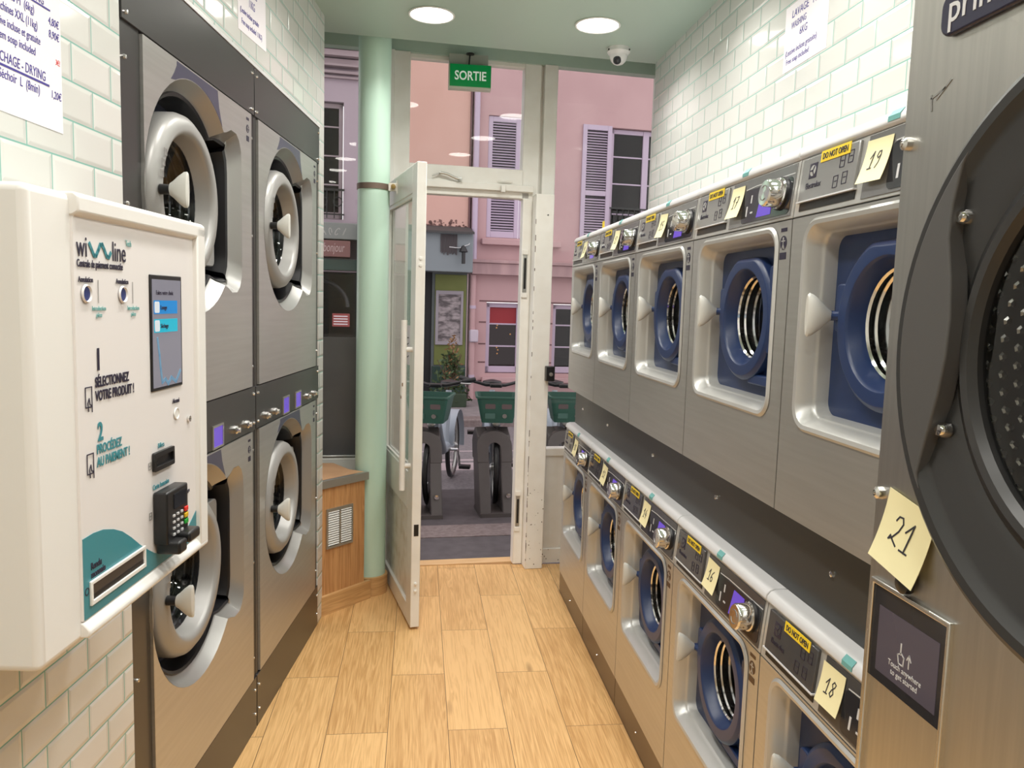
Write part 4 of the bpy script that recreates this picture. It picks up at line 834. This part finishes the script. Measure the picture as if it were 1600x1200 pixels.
MB().box(-.62, -.36, -.05, -.03, 1.12, 1.32).build('red_notice', mat('red_notice_board', (.30, .05, .05), .6), B3)
for i in range(4): MB().box(-.60, -.39, -.053, -.049, 1.15+i*.04, 1.165+i*.04).build('notice_line', M_paper, B3)
for i, (x, z, w_, h_, c) in enumerate(((-1.35, .98, .22, .40, (.09, .06, .055)), (-1.15, 1.45, .25, .2, (.05, .07, .055)), (-.95, .97, .3, .3, (.10, .05, .045)), (-.8, 1.55, .3, .14, (.12, .12, .115)))):
    MB().box(x, x+w_, .08, .16, z, z+h_).build('shop_display', mat('shop_display_%d' % i, c, .6), B3, bev=.02)
# drain pipe between the two houses
PX, PY = 1.548, -.05
dp = MB().tube([(PX, PY, .0), (PX, PY, 1.98)], .045, 14).build('drain_pipe', M_pink, B1); MB().tube([(PX, PY, 2.22), (PX, PY, 7.4)], .045, 14).build('drain_pipe', M_lilac, B1)
for z in (.35, 1.45): MB().zlathe([(.052, z), (.052, z+.05)], PX, PY, 14, True, True).build('clamp', M_lilac, dp)
MB().box(PX-.045, PX+.09, -.13, 0, .92, 1.12).build('junction_box', mat('pale_lilac_box', (.55, .47, .55), .6), dp, bev=.02)
# shrub
t = thing('leafy_shrub', on_front(1.10, V-.82, -.005), 'sparse green and rust shrub in a planter below the poster', 'shrub')
MB().xprism([(-.14, 0), (-.16, .2), (.14, .2), (.12, 0)], -.20, .24).build('planter', mat('mossy_planter', (.04, .06, .035), .8), t, bev=.01)
def foliage(n, rx, ry, z0, z1, s, bias=0):
    mb = MB()
    for i in range(n):
        z = z0 + (z1-z0)*random.random()**1.2; k = 1-.75*(z-z0)/(z1-z0); a = random.random()*2*PI; r = random.random()**.5
        p = Vector((rx*k*r*math.cos(a)+bias, ry*k*r*math.sin(a), z)); d1 = Vector((random.uniform(-1, 1), random.uniform(-1, 1), random.uniform(-.3, 1))).normalized(); d2 = d1.cross(Vector((random.random(), random.random(), random.random()))).normalized()
        mb.add([p, p+d1*s*.5+d2*s*.22, p+d1*s, p+d1*s*.5-d2*s*.22], [(0, 1, 2, 3)])
    return mb
foliage(380, .36, .22, .06, .78, .09).build('green_foliage', mat('shrub_leaf', (.07, .11, .045), .6), t, flat=True); foliage(150, .16, .12, .3, 1.05, .07, .03).build('rust_foliage', mat('rust_leaf', (.30, .17, .08), .6), t, flat=True)
stm = MB()
for i in range(9): stm.tube([(random.uniform(-.1, .12), 0, .25), (random.uniform(-.2, .2), random.uniform(-.1, .1), random.uniform(.6, .95))], .006, 5)
stm.build('stem', mat('twig_brown', (.12, .08, .05), .8), t)

# ------------------------------------------------------------------ docked hire bikes
M_dock = noisy('brown_grey_dock', (.075, .062, .060), (.09, .076, .073), .45, 5)
M_basket = mat('bottle_green_basket', (.035, .115, .085), .45)
M_bikegrey = mat('pale_blue_grey_frame', (.38, .42, .48), .4)
def dock(fr, label):
    t = thing('bike_dock', fr, label, 'bike dock', 'hire bike docks on the kerb')
    W_ = .135
    # two slanted cheeks with a hood on top
    for sgn in (-1, 1):
        a, b_ = (.045, W_) if sgn > 0 else (-W_, -.045)
        MB().xprism([(-.05, 0), (.22, 0), (.40, .58), (.30, .655), (.18, .60)], a, b_).build('cheek', M_dock, t, bev=.008)
    hood = MB(); o = []
    for i in range(13): a = PI*i/12; o.append((W_*1.05*math.cos(a), .53 + .11*math.sin(a)))
    o = [(W_*1.05, .40)] + o + [(-W_*1.05, .40)] + [(-.05, .40)] + [(-.05*math.cos(PI*i/8), .50+.05*math.sin(PI*i/8)) for i in range(9)] + [(.05, .40)]
    hood.plate(o, [], .10, .34).shear(.30, .40).build('hood', M_dock, t, bev=.008)
    MB().box(-W_, W_, -.06, .25, -.01, .03).build('foot', M_dock, t)
    MB().lathe([(.02, 0), (.018, -.02), (0, -.022)], .09, .16, 14).move(0, .0, 0).build('bolt', M_chrome, t)
    return t
def bike(fr, label, steer=0.0):
    t = thing('hire_bike', fr, label, 'bicycle', 'docked hire bikes')
    def wheel(y, z, r, name):
        w_ = MB(); n = 36
        for k in range(n): pass
        w_.xlathe([(r-.035, -.012), (r-.02, -.022), (r, -.016), (r+.004, 0), (r, .016), (r-.02, .022), (r-.035, .012)], y, z, 40)
        o = w_.build(name, M_blk, t)
        MB().xlathe([(r-.034, -.011), (r-.05, -.009), (r-.05, .009), (r-.034, .011)], y, z, 40).build('rim', M_alum, o)
        sp = MB()
        for k in range(14):
            a = 2*PI*k/14; sp.tube([(.02*(-1)**k, y+.02*math.cos(a), z+.02*math.sin(a)), (0, y+(r-.045)*math.cos(a), z+(r-.045)*math.sin(a))], .002, 4)
        sp.build('spokes', M_chrome, o)
        MB().xlathe([(.012, -.05), (.035, -.03), (.035, .03), (.012, .05)], y, z, 16, True, True).build('hub', M_alum, o)
    wheel(.30, .30, .30, 'front_wheel'); wheel(1.36, .30, .30, 'rear_wheel')
    MB().tube([(0, .40, .62), (0, .50, .90)], .022, 10).build('steering_tube', M_bikegrey, t)
    MB().tube([(-.034, .30, .30), (-.034, .40, .64)], .009, 8).tube([(.034, .30, .30), (.034, .40, .64)], .009, 8).box(-.04, .04, .36, .44, .62, .66).build('fork', M_bikegrey, t)
    MB().tube([(0, .43, .72), (0, .60, .50), (0, .80, .36), (0, .98, .36)], .045, 12).tube([(0, .98, .36), (0, 1.08, .85)], .026, 10).tube([(0, .98, .33), (0, 1.36, .30)], .03, 10).build('frame', M_bikegrey, t)
    g = MB()
    prof = [(1.36 + .34*math.cos(R(a)), .30 + .34*math.sin(R(a))) for a in range(-10, 171, 10)]
    g.loft([[(x, y, z) for y, z in prof] for x in (-.062, -.05, 0, .05, .062)], closed=False).build('rear_mudguard', M_bikegrey, t)
    MB().zlathe([(.03, .885), (.09, .90), (.085, .93), (.02, .945)], 0, 1.12, 16, True, True).build('saddle', M_blk, t, bev=.005)
    MB().tube([(-.28, .60, 1.00), (-.20, .56, .985), (-.08, .48, .96), (.08, .48, .96), (.20, .56, .985), (.28, .60, 1.00)], .014, 8).build('handlebar', M_blk, t)
    for s_ in (-1, 1):
        MB().tube([(s_*.20, .56, .985), (s_*.30, .61, 1.005)], .019, 10).build('grip', M_blk, t)
        MB().tube([(s_*.19, .52, .975), (s_*.27, .55, .97)], .007, 6).build('brake_lever', M_alum, t)
    MB().box(-.05, .05, .40, .47, .945, .975).build('control_head', M_blk, t, bev=.008)
    # basket
    bk = MB(); z0, z1 = .70, .895
    lo = rrect(-.125, .125, .08, .36, .03, 3); hi = rrect(-.165, .165, .03, .40, .035, 3); lo2 = rrect(-.119, .119, .086, .354, .028, 3); hi2 = rrect(-.158, .158, .037, .393, .033, 3)
    f3 = lambda l, z: [(x, y, z) for x, y in l]
    bk.loft([f3(lo, z0), f3(hi, z1), f3(rrect(-.176, .176, .02, .41, .038, 3), z1+.004), f3(rrect(-.176, .176, .02, .41, .038, 3), z1+.018), f3(hi2, z1+.018), f3(lo2, z0+.008)], True, True)
    B_ = bk.build('basket', M_basket, t)
    for a, b_ in ((-.10, -.02), (.03, .11)): MB().prism(rrect(a, b_, .815, .855, .008, 2), .046, .060).shear(-.25, .83).build('basket_opening', mat('basket_gap', (.16, .12, .12), .8), B_)
    MB().prism(rrect(-.10, -.02, .735, .78, .006, 2), .058, .07).shear(-.25, .76).build('basket_label', mat('green_label', (.09, .19, .16), .5), B_)
    MB().prism(circ(.055, .758, .018, 14), .056, .07).shear(-.25, .76).build('basket_badge', M_alum, B_)
    MB().lathe([(.03, .30), (.032, .26), (.024, .25), (0, .248)], 0, .665, 16).build('headlight', M_alum, t)
    MB().tube([(0, .98, .33), (.11, .98, .33)], .014, 8).tube([(.11, .98, .33), (.12, 1.02, .18)], .013, 8).build('crank', M_chrome, t); MB().box(.12, .22, .98, 1.06, .155, .185).build('pedal', M_blk, t, bev=.004)
    MB().tube([(-.11, .98, .33), (-.12, .94, .48)], .013, 8).build('crank', M_chrome, t); MB().box(-.22, -.12, .90, .98, .465, .495).build('pedal', M_blk, t, bev=.004)
    return t
dk0 = dock(on_front(.725, 1.42, -.10), 'brown bike dock in the middle of the doorway view'); b0 = bike(on_front(.735, 1.50, -.095), 'hire bike with green basket docked at the right of the doorway view')
b0.rotation_euler = (0, 0, FA + R(-8))
copy_thing(dk0, on_front(.165, 1.42, -.10), 'brown bike dock partly hidden by the open white door')
c = copy_thing(b0, on_front(.165, 1.50, -.095), 'hire bike with green basket partly hidden by the open white door'); c.rotation_euler = (0, 0, FA + R(-17))
copy_thing(dk0, on_front(1.30, 1.42, -.10), 'brown bike dock behind the right shop window')
c = copy_thing(b0, on_front(1.33, 1.50, -.095), 'hire bike with green basket seen through the right shop window'); c.rotation_euler = (0, 0, FA + R(-8))
